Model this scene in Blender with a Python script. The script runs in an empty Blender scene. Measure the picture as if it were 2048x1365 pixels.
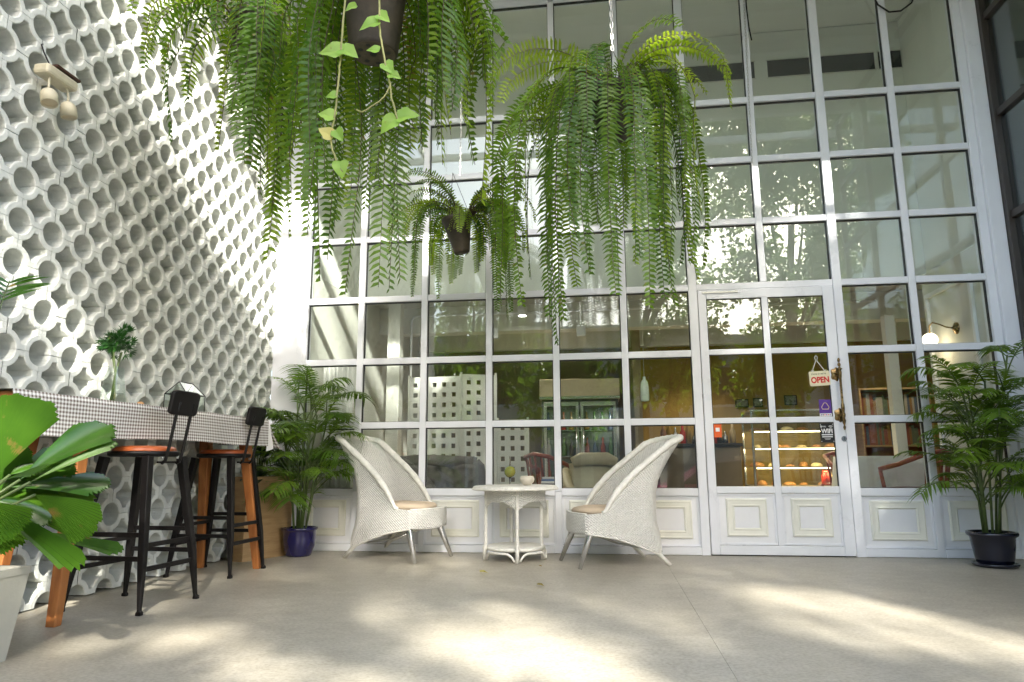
import bpy, math, random
from mathutils import Vector, Matrix, noise
R = math.radians
PI = math.pi
random.seed(11)
scene = bpy.context.scene
COL = scene.collection

# ------------------------------------------------------------------ camera
cam_d = bpy.data.cameras.new('camera'); cam = bpy.data.objects.new('camera', cam_d); COL.objects.link(cam)
cam_d.sensor_width = 36.0; cam_d.lens = 1367.91 / 2048 * 36; cam_d.clip_end = 500; cam_d.clip_start = 0.05
CAM = Vector((2.5669, -5.4979, 0.6964)); PITCH, ROLL, YAW = 0.175243, 0.005842, 0.132005
Rm = Matrix.Rotation(YAW, 3, 'Z') @ Matrix.Rotation(PITCH, 3, 'X') @ Matrix.Rotation(ROLL, 3, 'Y')
cx, cy, cz = Rm.col[0], Rm.col[1], Rm.col[2]
M4 = Matrix((( cx[0], cz[0], -cy[0], CAM[0]), (cx[1], cz[1], -cy[1], CAM[1]), (cx[2], cz[2], -cy[2], CAM[2]), (0, 0, 0, 1)))
cam.matrix_world = M4
scene.camera = cam

# ------------------------------------------------------------------ light
SUN = Vector((-0.37, 1.0, -0.68)).normalized()          # direction the light travels
w = bpy.data.worlds.new('World'); scene.world = w; w.use_nodes = True
nt = w.node_tree; bg = nt.nodes['Background']
sky = nt.nodes.new('ShaderNodeTexSky'); sky.sky_type = 'NISHITA'; sky.sun_disc = False
elev = math.asin(-SUN.z); az = math.atan2(-SUN.x, -SUN.y)
sky.sun_elevation = elev; sky.sun_rotation = az; sky.air_density = 1.0; sky.dust_density = 2.5; sky.ozone_density = 1.0
nt.links.new(sky.outputs[0], bg.inputs[0]); bg.inputs[1].default_value = 0.15
sl = bpy.data.lights.new('sun', 'SUN'); sl.energy = 4.0; sl.angle = R(1.1); sl.color = (1.0, 0.95, 0.86)
so = bpy.data.objects.new('sun', sl); COL.objects.link(so)
so.rotation_euler = SUN.to_track_quat('-Z', 'Y').to_euler()
scene.view_settings.view_transform = 'Standard'; scene.view_settings.look = 'None'
scene.view_settings.exposure = 2.30; scene.view_settings.gamma = 1.0; scene.view_settings.use_curve_mapping = False

# ------------------------------------------------------------------ materials
def mat(name, col, rough=0.5, metal=0.0, spec=0.5, var=0.0, vscale=8.0, bump=0.0, bscale=60.0, obj=0.0, stretch=None, coat=0.0, col2=None):
    m = bpy.data.materials.new(name); m.use_nodes = True; t = m.node_tree; n = t.nodes; L = t.links
    p = n['Principled BSDF']
    p.inputs['Roughness'].default_value = rough; p.inputs['Metallic'].default_value = metal
    p.inputs['Specular IOR Level'].default_value = spec; p.inputs['Coat Weight'].default_value = coat
    p.inputs['Base Color'].default_value = (*col, 1)
    tc = n.new('ShaderNodeTexCoord'); mp = n.new('ShaderNodeMapping'); ol = n.new('ShaderNodeObjectInfo'); va = n.new('ShaderNodeVectorMath'); va.operation = 'ADD'
    L.new(tc.outputs['Object'], va.inputs[0]); L.new(ol.outputs['Location'], va.inputs[1]); L.new(va.outputs[0], mp.inputs[0])
    if stretch: mp.inputs['Scale'].default_value = stretch
    if var > 0:
        nz = n.new('ShaderNodeTexNoise'); nz.inputs['Scale'].default_value = vscale; nz.inputs['Detail'].default_value = 6; nz.inputs['Roughness'].default_value = 0.65
        L.new(mp.outputs[0], nz.inputs['Vector'])
        mx = n.new('ShaderNodeMix'); mx.data_type = 'RGBA'
        rp = n.new('ShaderNodeValToRGB'); rp.color_ramp.elements[0].position = 0.3; rp.color_ramp.elements[1].position = 0.7
        L.new(nz.outputs[0], rp.inputs[0]); L.new(rp.outputs[0], mx.inputs[0])
        c2 = col2 if col2 else tuple(max(0, c * (1 - var)) for c in col)
        mx.inputs[6].default_value = (*c2, 1); mx.inputs[7].default_value = (*col, 1)
        src = mx.outputs[2]
        mr = n.new('ShaderNodeMapRange'); mr.inputs[3].default_value = max(0.02, rough - 0.1 * (1 if rough > .15 else .2)); mr.inputs[4].default_value = min(1, rough + 0.1)
        L.new(nz.outputs[0], mr.inputs[0]); L.new(mr.outputs[0], p.inputs['Roughness'])
    else:
        src = None
    if obj > 0:
        oi = n.new('ShaderNodeObjectInfo'); hs = n.new('ShaderNodeHueSaturation')
        mr2 = n.new('ShaderNodeMapRange'); mr2.inputs[3].default_value = 1 - obj; mr2.inputs[4].default_value = 1 + obj
        L.new(oi.outputs['Random'], mr2.inputs[0]); L.new(mr2.outputs[0], hs.inputs['Value'])
        if src: L.new(src, hs.inputs['Color'])
        else: hs.inputs['Color'].default_value = (*col, 1)
        src = hs.outputs[0]
    if src: L.new(src, p.inputs['Base Color'])
    if bump > 0:
        nb = n.new('ShaderNodeTexNoise'); nb.inputs['Scale'].default_value = bscale; nb.inputs['Detail'].default_value = 4
        L.new(mp.outputs[0], nb.inputs['Vector'])
        b = n.new('ShaderNodeBump'); b.inputs['Strength'].default_value = bump; b.inputs['Distance'].default_value = 0.01
        L.new(nb.outputs[0], b.inputs['Height']); L.new(b.outputs[0], p.inputs['Normal'])
    return m

def leafmat(name, c1, c2, trans=0.45, rough=0.38, vs=9.0, spec=0.4):
    m = bpy.data.materials.new(name); m.use_nodes = True; t = m.node_tree; n = t.nodes; L = t.links
    p = n['Principled BSDF']; p.inputs['Roughness'].default_value = rough; p.inputs['Specular IOR Level'].default_value = spec
    tc = n.new('ShaderNodeTexCoord'); nz = n.new('ShaderNodeTexNoise'); nz.inputs['Scale'].default_value = vs; nz.inputs['Detail'].default_value = 3
    L.new(tc.outputs['Object'], nz.inputs['Vector'])
    oi = n.new('ShaderNodeObjectInfo'); ad = n.new('ShaderNodeMath'); ad.operation = 'ADD'
    sb = n.new('ShaderNodeMath'); sb.operation = 'MULTIPLY_ADD'; sb.inputs[1].default_value = 0.7; sb.inputs[2].default_value = -0.35
    L.new(oi.outputs['Random'], sb.inputs[0]); L.new(nz.outputs[0], ad.inputs[0]); L.new(sb.outputs[0], ad.inputs[1])
    mx = n.new('ShaderNodeMix'); mx.data_type = 'RGBA'; mx.inputs[6].default_value = (*c1, 1); mx.inputs[7].default_value = (*c2, 1)
    L.new(ad.outputs[0], mx.inputs[0])
    n3 = n.new('ShaderNodeTexNoise'); n3.inputs['Scale'].default_value = vs * 2.3; n3.inputs['Detail'].default_value = 5; L.new(tc.outputs['Object'], n3.inputs['Vector'])
    r3 = n.new('ShaderNodeValToRGB'); r3.color_ramp.elements[0].position = .66; r3.color_ramp.elements[1].position = .74; L.new(n3.outputs[0], r3.inputs[0])
    mb = n.new('ShaderNodeMix'); mb.data_type = 'RGBA'; mb.inputs[7].default_value = (.20, .15, .04, 1); L.new(r3.outputs[0], mb.inputs[0]); L.new(mx.outputs[2], mb.inputs[6]); mx = mb
    L.new(mx.outputs[2], p.inputs['Base Color'])
    tr = n.new('ShaderNodeBsdfTranslucent'); hs = n.new('ShaderNodeHueSaturation'); hs.inputs['Value'].default_value = 1.9; hs.inputs['Saturation'].default_value = 1.05; hs.inputs['Hue'].default_value = 0.49
    L.new(mx.outputs[2], hs.inputs['Color']); L.new(hs.outputs[0], tr.inputs[0])
    ms = n.new('ShaderNodeMixShader'); ms.inputs[0].default_value = trans
    L.new(p.outputs[0], ms.inputs[1]); L.new(tr.outputs[0], ms.inputs[2]); L.new(ms.outputs[0], n['Material Output'].inputs[0])
    return m

def emit(name, col, s):
    m = bpy.data.materials.new(name); m.use_nodes = True; n = m.node_tree.nodes; p = n['Principled BSDF']
    p.inputs['Base Color'].default_value = (*col, 1); p.inputs['Emission Color'].default_value = (*col, 1); p.inputs['Emission Strength'].default_value = s
    return m

def glassmat(name, tint=(0.93, 0.97, 0.95), ior=1.6, rough=0.0, wob=0.0):
    m = bpy.data.materials.new(name); m.use_nodes = True; t = m.node_tree; n = t.nodes; L = t.links
    n.remove(n['Principled BSDF'])
    tr = n.new('ShaderNodeBsdfTransparent'); tr.inputs[0].default_value = (*tint, 1)
    gl = n.new('ShaderNodeBsdfGlossy'); gl.inputs['Roughness'].default_value = rough; gl.inputs['Color'].default_value = (0.95, 1, 0.98, 1)
    lw = n.new('ShaderNodeLayerWeight'); pw = n.new('ShaderNodeMath'); pw.operation = 'POWER'; pw.inputs[1].default_value = 5.0; L.new(lw.outputs['Facing'], pw.inputs[0])
    f0 = ((ior - 1) / (ior + 1)) ** 2; fr = n.new('ShaderNodeMath'); fr.operation = 'MULTIPLY_ADD'; fr.inputs[1].default_value = 1 - f0; fr.inputs[2].default_value = f0; L.new(pw.outputs[0], fr.inputs[0])
    ms = n.new('ShaderNodeMixShader'); L.new(fr.outputs[0], ms.inputs[0]); L.new(tr.outputs[0], ms.inputs[1]); L.new(gl.outputs[0], ms.inputs[2])
    L.new(ms.outputs[0], n['Material Output'].inputs[0])
    if wob > 0:
        tc = n.new('ShaderNodeTexCoord'); nz = n.new('ShaderNodeTexNoise'); nz.inputs['Scale'].default_value = 2.2; nz.inputs['Detail'].default_value = 1
        oi = n.new('ShaderNodeObjectInfo'); vm = n.new('ShaderNodeVectorMath'); vm.operation = 'ADD'
        L.new(tc.outputs['Object'], vm.inputs[0]); L.new(oi.outputs['Location'], vm.inputs[1]); L.new(vm.outputs[0], nz.inputs['Vector'])
        b = n.new('ShaderNodeBump'); b.inputs['Strength'].default_value = wob; b.inputs['Distance'].default_value = 0.02
        L.new(nz.outputs[0], b.inputs['Height']); L.new(b.outputs[0], gl.inputs['Normal'])
    return m

def wickermat(name, col):
    m = bpy.data.materials.new(name); m.use_nodes = True; t = m.node_tree; n = t.nodes; L = t.links
    p = n['Principled BSDF']; p.inputs['Roughness'].default_value = 0.5; p.inputs['Base Color'].default_value = (*col, 1)
    uv = n.new('ShaderNodeUVMap'); sp = n.new('ShaderNodeSeparateXYZ'); L.new(uv.outputs[0], sp.inputs[0])
    def mth(op, a, b=None):
        q = n.new('ShaderNodeMath'); q.operation = op
        for i, v in enumerate((a, b)):
            if v is None: continue
            if isinstance(v, (int, float)): q.inputs[i].default_value = v
            else: L.new(v, q.inputs[i])
        return q.outputs[0]
    nz = n.new('ShaderNodeTexNoise'); nz.inputs['Scale'].default_value = 14; L.new(uv.outputs[0], nz.inputs['Vector'])
    jit = mth('MULTIPLY', mth('SUBTRACT', nz.outputs[0], 0.5), 0.003)
    su = mth('SINE', mth('MULTIPLY', mth('ADD', sp.outputs[0], jit), 2 * PI / 0.023))
    sv = mth('SINE', mth('MULTIPLY', mth('ADD', sp.outputs[1], jit), 2 * PI / 0.018))
    pr = mth('MULTIPLY', su, sv)
    rib = mth('MULTIPLY', mth('ABSOLUTE', mth('SINE', mth('MULTIPLY', sp.outputs[1], PI / 0.009))), 0.45)
    h = mth('ADD', mth('MULTIPLY', mth('ADD', pr, 1.0), 0.5), rib)
    b = n.new('ShaderNodeBump'); b.inputs['Strength'].default_value = 1.0; b.inputs['Distance'].default_value = 0.009
    L.new(h, b.inputs['Height']); L.new(b.outputs[0], p.inputs['Normal'])
    n2 = n.new('ShaderNodeTexNoise'); n2.inputs['Scale'].default_value = 40; n2.inputs['Detail'].default_value = 4; L.new(uv.outputs[0], n2.inputs['Vector'])
    mx = n.new('ShaderNodeMix'); mx.data_type = 'RGBA'; mx.inputs[6].default_value = (*[c * .90 for c in col], 1); mx.inputs[7].default_value = (*col, 1)
    rp = n.new('ShaderNodeValToRGB'); rp.color_ramp.elements[0].position = .25; rp.color_ramp.elements[1].position = .55
    L.new(n2.outputs[0], rp.inputs[0]); L.new(rp.outputs[0], mx.inputs[0]); L.new(mx.outputs[2], p.inputs['Base Color'])
    hole = mth('LESS_THAN', h, 0.20)
    tr = n.new('ShaderNodeBsdfTransparent'); ms = n.new('ShaderNodeMixShader')
    L.new(hole, ms.inputs[0]); L.new(p.outputs[0], ms.inputs[1]); L.new(tr.outputs[0], ms.inputs[2]); L.new(ms.outputs[0], n['Material Output'].inputs[0])
    return m

def ginghammat():
    m = bpy.data.materials.new('gingham'); m.use_nodes = True; t = m.node_tree; n = t.nodes; L = t.links
    p = n['Principled BSDF']; p.inputs['Roughness'].default_value = 0.9; p.inputs['Specular IOR Level'].default_value = 0.1
    uv = n.new('ShaderNodeUVMap'); sp = n.new('ShaderNodeSeparateXYZ'); L.new(uv.outputs[0], sp.inputs[0])
    s = []
    for i in (0, 1):
        a = n.new('ShaderNodeMath'); a.operation = 'MULTIPLY'; a.inputs[1].default_value = 1 / 0.0195; L.new(sp.outputs[i], a.inputs[0])
        f = n.new('ShaderNodeMath'); f.operation = 'FRACT'; L.new(a.outputs[0], f.inputs[0])
        g = n.new('ShaderNodeMath'); g.operation = 'GREATER_THAN'; g.inputs[1].default_value = 0.5; L.new(f.outputs[0], g.inputs[0]); s.append(g)
    ad = n.new('ShaderNodeMath'); ad.operation = 'ADD'; L.new(s[0].outputs[0], ad.inputs[0]); L.new(s[1].outputs[0], ad.inputs[1])
    h = n.new('ShaderNodeMath'); h.operation = 'MULTIPLY'; h.inputs[1].default_value = 0.5; L.new(ad.outputs[0], h.inputs[0])
    rp = n.new('ShaderNodeValToRGB'); rp.color_ramp.elements[0].color = (0.78, 0.76, 0.72, 1); rp.color_ramp.elements[1].color = (0.17, 0.135, 0.11, 1)
    L.new(h.outputs[0], rp.inputs[0]); L.new(rp.outputs[0], p.inputs['Base Color'])
    return m

def woodmat(name, c1, c2, scale=(3, 30, 30), rough=0.45):
    m = mat(name, c1, rough, var=1.0, vscale=3.0, stretch=scale, col2=c2, bump=0.1, bscale=20, obj=0.1)
    return m

MT = {}
MT['white'] = mat('white_paint', (0.83, 0.84, 0.86), 0.35, var=0.06, vscale=4, bump=.06, bscale=35)
MT['white_frame'] = mat('white_aluminium', (0.80, 0.82, 0.86), 0.3, var=0.05, vscale=4)
MT['cream'] = mat('cream_moulding', (0.84, 0.84, 0.75), 0.45, var=0.08, vscale=12)
MT['gasket'] = mat('rubber_gasket', (0.012, 0.014, 0.016), 0.5)
MT['block'] = mat('breeze_block_paint', (0.70, 0.72, 0.665), 0.75, var=0.20, vscale=7, bump=0.35, bscale=70, obj=0.04)
MT['plaster'] = mat('white_plaster', (0.74, 0.76, 0.73), 0.8, var=0.05, vscale=2)
MT['glass'] = glassmat('window_glass', (0.965, 0.985, 0.972), 1.64, 0.0, 0.02)
MT['glass_small'] = glassmat('clear_glass', (0.93, 0.97, 0.95), 1.5)
MT['darkframe'] = mat('dark_bronze_frame', (0.045, 0.036, 0.030), 0.4, var=0.2, vscale=4)
MT['black'] = mat('black_steel', (0.006, 0.005, 0.005), 0.45, spec=.3, var=0.25, vscale=18, bump=0.05, bscale=120)
MT['orange'] = mat('orange_leatherette', (0.46, 0.11, 0.03), 0.35, var=0.15, vscale=10, bump=.05)
MT['orangewood'] = woodmat('orange_wood', (0.44, 0.17, 0.045), (0.26, 0.085, 0.022), (9, 9, 1.2), 0.4)
MT['ply'] = woodmat('plywood', (0.42, 0.28, 0.13), (0.27, 0.16, 0.07), (1.5, 1.5, 12), 0.55)
MT['wicker'] = wickermat('wicker_weave', (0.86, 0.855, 0.80))
MT['cane'] = mat('cane_paint', (0.84, 0.83, 0.76), 0.45, var=0.22, vscale=30, bump=.3, bscale=90)
MT['chrome'] = mat('polished_aluminium', (0.62, 0.63, 0.65), 0.18, 1.0)
MT['cushion'] = mat('cushion_fabric', (0.60, 0.49, 0.36), 0.9, spec=0.1, var=0.15, vscale=9, bump=0.3, bscale=220)
MT['navy'] = mat('navy_glaze', (0.012, 0.010, 0.075), 0.12, var=0.3, vscale=5, coat=0.6)
MT['navydark'] = mat('dark_navy_glaze', (0.008, 0.009, 0.022), 0.2, var=0.3, vscale=5, coat=0.4)
MT['soil'] = mat('soil', (0.03, 0.022, 0.015), 0.95, var=0.5, vscale=40, bump=1, bscale=60)
MT['pebble'] = mat('white_pebbles', (0.55, 0.54, 0.5), 0.7, var=0.5, vscale=60, bump=1, bscale=80)
MT['plastic'] = mat('old_black_plastic', (0.020, 0.016, 0.010), 0.6, var=0.5, vscale=9, col2=(0.055, 0.042, 0.025), bump=.15, bscale=40)
MT['fern'] = leafmat('fern_leaf', (0.038, 0.105, 0.009), (0.12, 0.215, 0.016), 0.42)
MT['fernyoung'] = leafmat('young_fern_leaf', (0.12, 0.225, 0.014), (0.22, 0.31, 0.028), 0.48)
MT['ferndry'] = leafmat('dry_fern_leaf', (0.20, 0.13, 0.03), (0.26, 0.22, 0.05), 0.4)
MT['rachis'] = mat('fern_rachis', (0.05, 0.03, 0.015), 0.6)
MT['palm'] = leafmat('palm_leaf', (0.05, 0.115, 0.014), (0.15, 0.25, 0.03), 0.45, 0.35)
MT['palmstem'] = mat('palm_stem', (0.10, 0.15, 0.04), 0.5, var=.4, vscale=20)
MT['fan'] = leafmat('fan_palm_leaf', (0.020, 0.072, 0.008), (0.085, 0.19, 0.018), 0.30, 0.22, vs=6, spec=.6)
MT['broad'] = leafmat('dark_broad_leaf', (0.014, 0.035, 0.012), (0.025, 0.06, 0.016), 0.12, 0.35)
MT['vine'] = leafmat('vine_leaf', (0.19, 0.36, 0.05), (0.30, 0.46, 0.09), 0.45)
MT['vineold'] = leafmat('yellowing_vine_leaf', (0.42, 0.38, 0.10), (0.50, 0.46, 0.16), 0.4)
MT['vinestem'] = mat('vine_stem', (0.30, 0.30, 0.10), 0.6, var=.4, vscale=25)
MT['bush'] = leafmat('needle_leaf', (0.02, 0.08, 0.022), (0.05, 0.15, 0.03), 0.25, .3)
MT['tree'] = leafmat('street_tree_leaf', (0.07, 0.15, 0.014), (0.14, 0.24, 0.025), 0.5)
MT['bark'] = mat('bark', (0.10, 0.075, 0.05), 0.9, var=.5, vscale=12, bump=1, bscale=25)
MT['steel'] = mat('galvanised_steel', (0.55, 0.55, 0.53), 0.35, 0.9, var=.2, vscale=30)
MT['fixture'] = mat('aged_beige_plastic', (0.58, 0.53, 0.38), 0.5, var=.25, vscale=18)
MT['brown'] = mat('dark_brown_wood', (0.05, 0.02, 0.012), 0.5)
MT['brass'] = mat('antique_brass', (0.30, 0.20, 0.09), 0.28, 1.0, var=.5, vscale=40)
MT['concrete'] = mat('planter_concrete', (0.46, 0.45, 0.39), 0.6, var=.15, vscale=6, bump=.1)
MT['asphalt'] = mat('asphalt', (0.055, 0.055, 0.056), 0.9, var=.3, vscale=20)
MT['pave'] = mat('pavement', (0.40, 0.38, 0.35), 0.9, var=.2, vscale=5)
MT['signcream'] = mat('sign_cream', (0.78, 0.72, 0.50), 0.5)
MT['red'] = mat('sign_red', (0.62, 0.02, 0.015), 0.45)
MT['green_ink'] = mat('sign_green_ink', (0.03, 0.08, 0.03), 0.5)
MT['purple'] = mat('sticker_purple', (0.10, 0.035, 0.28), 0.4)
MT['ink_white'] = mat('white_print', (0.8, 0.8, 0.8), 0.5)
MT['ink_gold'] = mat('gold_print', (0.75, 0.58, 0.33), 0.4)
MT['blackprint'] = mat('sticker_black', (0.015, 0.015, 0.017), 0.35)
MT['orangepaper'] = mat('orange_paper', (0.80, 0.13, 0.02), 0.6)
MT['string'] = mat('white_string', (0.75, 0.74, 0.70), 0.9)

def floormat():
    m = bpy.data.materials.new('beige_stone_floor'); m.use_nodes = True; t = m.node_tree; n = t.nodes; L = t.links
    p = n['Principled BSDF']; p.inputs['Specular IOR Level'].default_value = 0.45
    tc = n.new('ShaderNodeTexCoord'); mp = n.new('ShaderNodeMapping'); mp.inputs['Scale'].default_value = (1, 1, 1)
    L.new(tc.outputs['Object'], mp.inputs[0])
    def nz(scale, det, ro, st=(1, 1, 1)):
        q = n.new('ShaderNodeMapping'); q.inputs['Scale'].default_value = st; L.new(tc.outputs['Object'], q.inputs[0])
        z = n.new('ShaderNodeTexNoise'); z.inputs['Scale'].default_value = scale; z.inputs['Detail'].default_value = det; z.inputs['Roughness'].default_value = ro
        L.new(q.outputs[0], z.inputs['Vector']); return z.outputs[0]
    a = nz(8, 8, .78, (1, 1.35, 1)); b = nz(62, 3, .65, (1, 1.2, 1)); c = nz(1.3, 4, .6)
    def ramp(src, p0, p1, c0, c1):
        r = n.new('ShaderNodeValToRGB'); r.color_ramp.elements[0].position = p0; r.color_ramp.elements[1].position = p1
        r.color_ramp.elements[0].color = (*c0, 1); r.color_ramp.elements[1].color = (*c1, 1); L.new(src, r.inputs[0]); return r.outputs[0]
    def mul(x, y, f):
        q = n.new('ShaderNodeMix'); q.data_type = 'RGBA'; q.blend_type = 'MULTIPLY'; q.inputs[0].default_value = f; L.new(x, q.inputs[6]); L.new(y, q.inputs[7]); return q.outputs[2]
    base = ramp(a, .35, .68, (0.375, 0.345, 0.275), (0.485, 0.455, 0.378))
    sp = ramp(b, .36, .60, (0.70, 0.67, 0.63), (1, 1, 1))
    st = ramp(c, .3, .7, (0.84, 0.825, 0.80), (1, 1, 1))
    L.new(mul(mul(base, sp, .8), st, .8), p.inputs['Base Color'])
    mr = n.new('ShaderNodeMapRange'); mr.inputs[3].default_value = 0.28; mr.inputs[4].default_value = 0.5; L.new(c, mr.inputs[0]); L.new(mr.outputs[0], p.inputs['Roughness'])
    bu = n.new('ShaderNodeBump'); bu.inputs['Strength'].default_value = .06; bu.inputs['Distance'].default_value = .01; L.new(a, bu.inputs['Height']); L.new(bu.outputs[0], p.inputs['Normal'])
    return m
MT['floor'] = floormat()

# ------------------------------------------------------------------ mesh builder
class MB:
    def __init__(s): s.v = []; s.f = []; s.uv = {}; s.sm = []
    def quad(s, *ps, smooth=False):
        i = len(s.v); s.v += [tuple(p) for p in ps]; s.f.append(tuple(range(i, i + len(ps)))); s.sm.append(smooth)
    def box(s, x0, x1, y0, y1, z0, z1):
        i = len(s.v)
        s.v += [(x0, y0, z0), (x1, y0, z0), (x1, y1, z0), (x0, y1, z0), (x0, y0, z1), (x1, y0, z1), (x1, y1, z1), (x0, y1, z1)]
        for q in ((0, 3, 2, 1), (4, 5, 6, 7), (0, 1, 5, 4), (1, 2, 6, 5), (2, 3, 7, 6), (3, 0, 4, 7)): s.f.append(tuple(i + k for k in q)); s.sm.append(False)
        return s
    def tube(s, pts, rad, n=8, cap=True, smooth=True, flat=None):
        pts = [Vector(p) for p in pts]; m = len(pts)
        if not hasattr(rad, '__len__'): rad = [rad] * m
        i0 = len(s.v); up = None
        for k in range(m):
            t = (pts[min(k + 1, m - 1)] - pts[max(k - 1, 0)]).normalized()
            if up is None:
                a = Vector((0, 0, 1)) if abs(t.z) < .9 else Vector((1, 0, 0)); up = (a - t * a.dot(t)).normalized()
            else:
                up = up - t * up.dot(t); up = up.normalized() if up.length > 1e-6 else Vector((1, 0, 0))
            sd = t.cross(up)
            for j in range(n):
                an = 2 * PI * (j + .5) / n; a, b = math.cos(an), math.sin(an)
                s.v.append(tuple(pts[k] + (up * a + sd * b * (flat or 1)) * rad[k]))
        for k in range(m - 1):
            for j in range(n):
                a = i0 + k * n + j; b = i0 + k * n + (j + 1) % n
                s.f.append((a, b, b + n, a + n)); s.sm.append(smooth)
        if cap:
            s.f.append(tuple(i0 + j for j in range(n))[::-1]); s.sm.append(False)
            s.f.append(tuple(i0 + (m - 1) * n + j for j in range(n))); s.sm.append(False)
        return s
    def bar(s, p, q, w, h=None):
        h = h or w; p = Vector(p); q = Vector(q); t = (q - p).normalized()
        a = Vector((0, 0, 1)) if abs(t.z) < .95 else Vector((1, 0, 0)); sd = t.cross(a).normalized() * w / 2; up = sd.cross(t).normalized() * h / 2
        i = len(s.v)
        for c in (p, q): s.v += [tuple(c - sd - up), tuple(c + sd - up), tuple(c + sd + up), tuple(c - sd + up)]
        for k in ((3, 2, 1, 0), (4, 5, 6, 7), (0, 1, 5, 4), (1, 2, 6, 5), (2, 3, 7, 6), (3, 0, 4, 7)): s.f.append(tuple(i + j for j in k)); s.sm.append(False)
        return s
    def lathe(s, prof, n=24, c=(0, 0, 0), smooth=True, sq=None):
        i0 = len(s.v)
        for r, z in prof:
            for j in range(n):
                a = 2 * PI * j / n; s.v.append((c[0] + r * math.cos(a), c[1] + r * math.sin(a), c[2] + z))
        for k in range(len(prof) - 1):
            for j in range(n):
                a = i0 + k * n + j; b = i0 + k * n + (j + 1) % n; s.f.append((a, b, b + n, a + n)); s.sm.append(smooth)
        return s
    def grid(s, fn, nu, nv, uvfn=None, smooth=True, flip=False):
        i0 = len(s.v)
        for a in range(nu + 1):
            for b in range(nv + 1):
                s.v.append(tuple(fn(a / nu, b / nv)))
                if uvfn: s.uv[len(s.v) - 1] = uvfn(a / nu, b / nv)
        for a in range(nu):
            for b in range(nv):
                i = i0 + a * (nv + 1) + b; q = (i, i + nv + 1, i + nv + 2, i + 1)
                s.f.append(q[::-1] if flip else q); s.sm.append(smooth)
        return s
    def sphere(s, c, r, n=12, m=8, sc=(1, 1, 1)):
        return s.grid(lambda u, v: (c[0] + sc[0] * r * math.sin(PI * v) * math.cos(2 * PI * u), c[1] + sc[1] * r * math.sin(PI * v) * math.sin(2 * PI * u), c[2] - sc[2] * r * math.cos(PI * v)), n, m)
    def mesh(s, name):
        me = bpy.data.meshes.new(name); me.from_pydata(s.v, [], s.f)
        me.polygons.foreach_set('use_smooth', s.sm)
        if s.uv:
            ul = me.uv_layers.new(name='UVMap')
            for lp in me.loops: ul.data[lp.index].uv = s.uv.get(lp.vertex_index, (0, 0))
        me.update(); return me
    def build(s, name, m, parent=None, world=False, bevel=0.0):
        if world and parent is not None:
            l = parent.location; s.v = [(x - l[0], y - l[1], z - l[2]) for x, y, z in s.v]
        me = s.mesh(name); me.materials.append(MT[m] if isinstance(m, str) else m)
        o = bpy.data.objects.new(name, me); COL.objects.link(o)
        if parent is not None: o.parent = parent
        if bevel > 0:
            b = o.modifiers.new('bevel', 'BEVEL'); b.width = bevel; b.segments = 2; b.limit_method = 'ANGLE'; b.angle_limit = R(40)
        return o

def tag(o, label, cat, group=None):
    o['label'] = label; o['category'] = cat
    if group: o['group'] = group
    return o
def struct(o, kind='structure'): o['kind'] = kind; return o
def thing(name, label, cat, loc=(0, 0, 0), rz=0, group=None):
    e = bpy.data.objects.new(name, None); e.empty_display_size = .1; COL.objects.link(e)
    e.location = loc; e.rotation_euler = (0, 0, rz); return tag(e, label, cat, group)
def inst(me, name, parent, loc=(0, 0, 0), rot=(0, 0, 0), scale=(1, 1, 1)):
    o = bpy.data.objects.new(name, me); COL.objects.link(o); o.parent = parent; o.location = loc; o.rotation_euler = rot; o.scale = scale; return o
def copy_tree(o, parent=None):
    c = o.copy(); COL.objects.link(c); c.parent = parent
    for ch in [x for x in bpy.data.objects if x.parent == o]: copy_tree(ch, c)
    return c

# ================================================================== GROUND, STREET
WX = -0.218                                              # breeze block face
struct(MB().box(-60, 60, -80, 40, -1.2, -0.90).build('ground', 'pave'))
struct(MB().box(-40, 40, -13.8, -8.6, -0.896, -0.76).build('road', 'asphalt'))
k = MB(); k.box(-40, 40, -8.6, -8.4, -0.896, -0.62); struct(k.build('kerb', 'pave', bevel=.02))
base = MB().box(-0.6, 6.2, -6.4, 6.5, -0.896, -0.030).build('terrace_base', 'pave'); struct(base)
fl = bpy.data.objects.new('floor', None); COL.objects.link(fl); struct(fl)
xs = [-0.40, 2.97, 5.9]; ys = [-6.4, -4.4, 0.02]
for i in range(len(xs) - 1):
    for j in range(len(ys) - 1):
        MB().box(xs[i] + .0007, xs[i + 1] - .0007, ys[j] + .0007, ys[j + 1] - .0007, -0.029, 0.0).build('slab', 'floor', fl)

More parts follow.
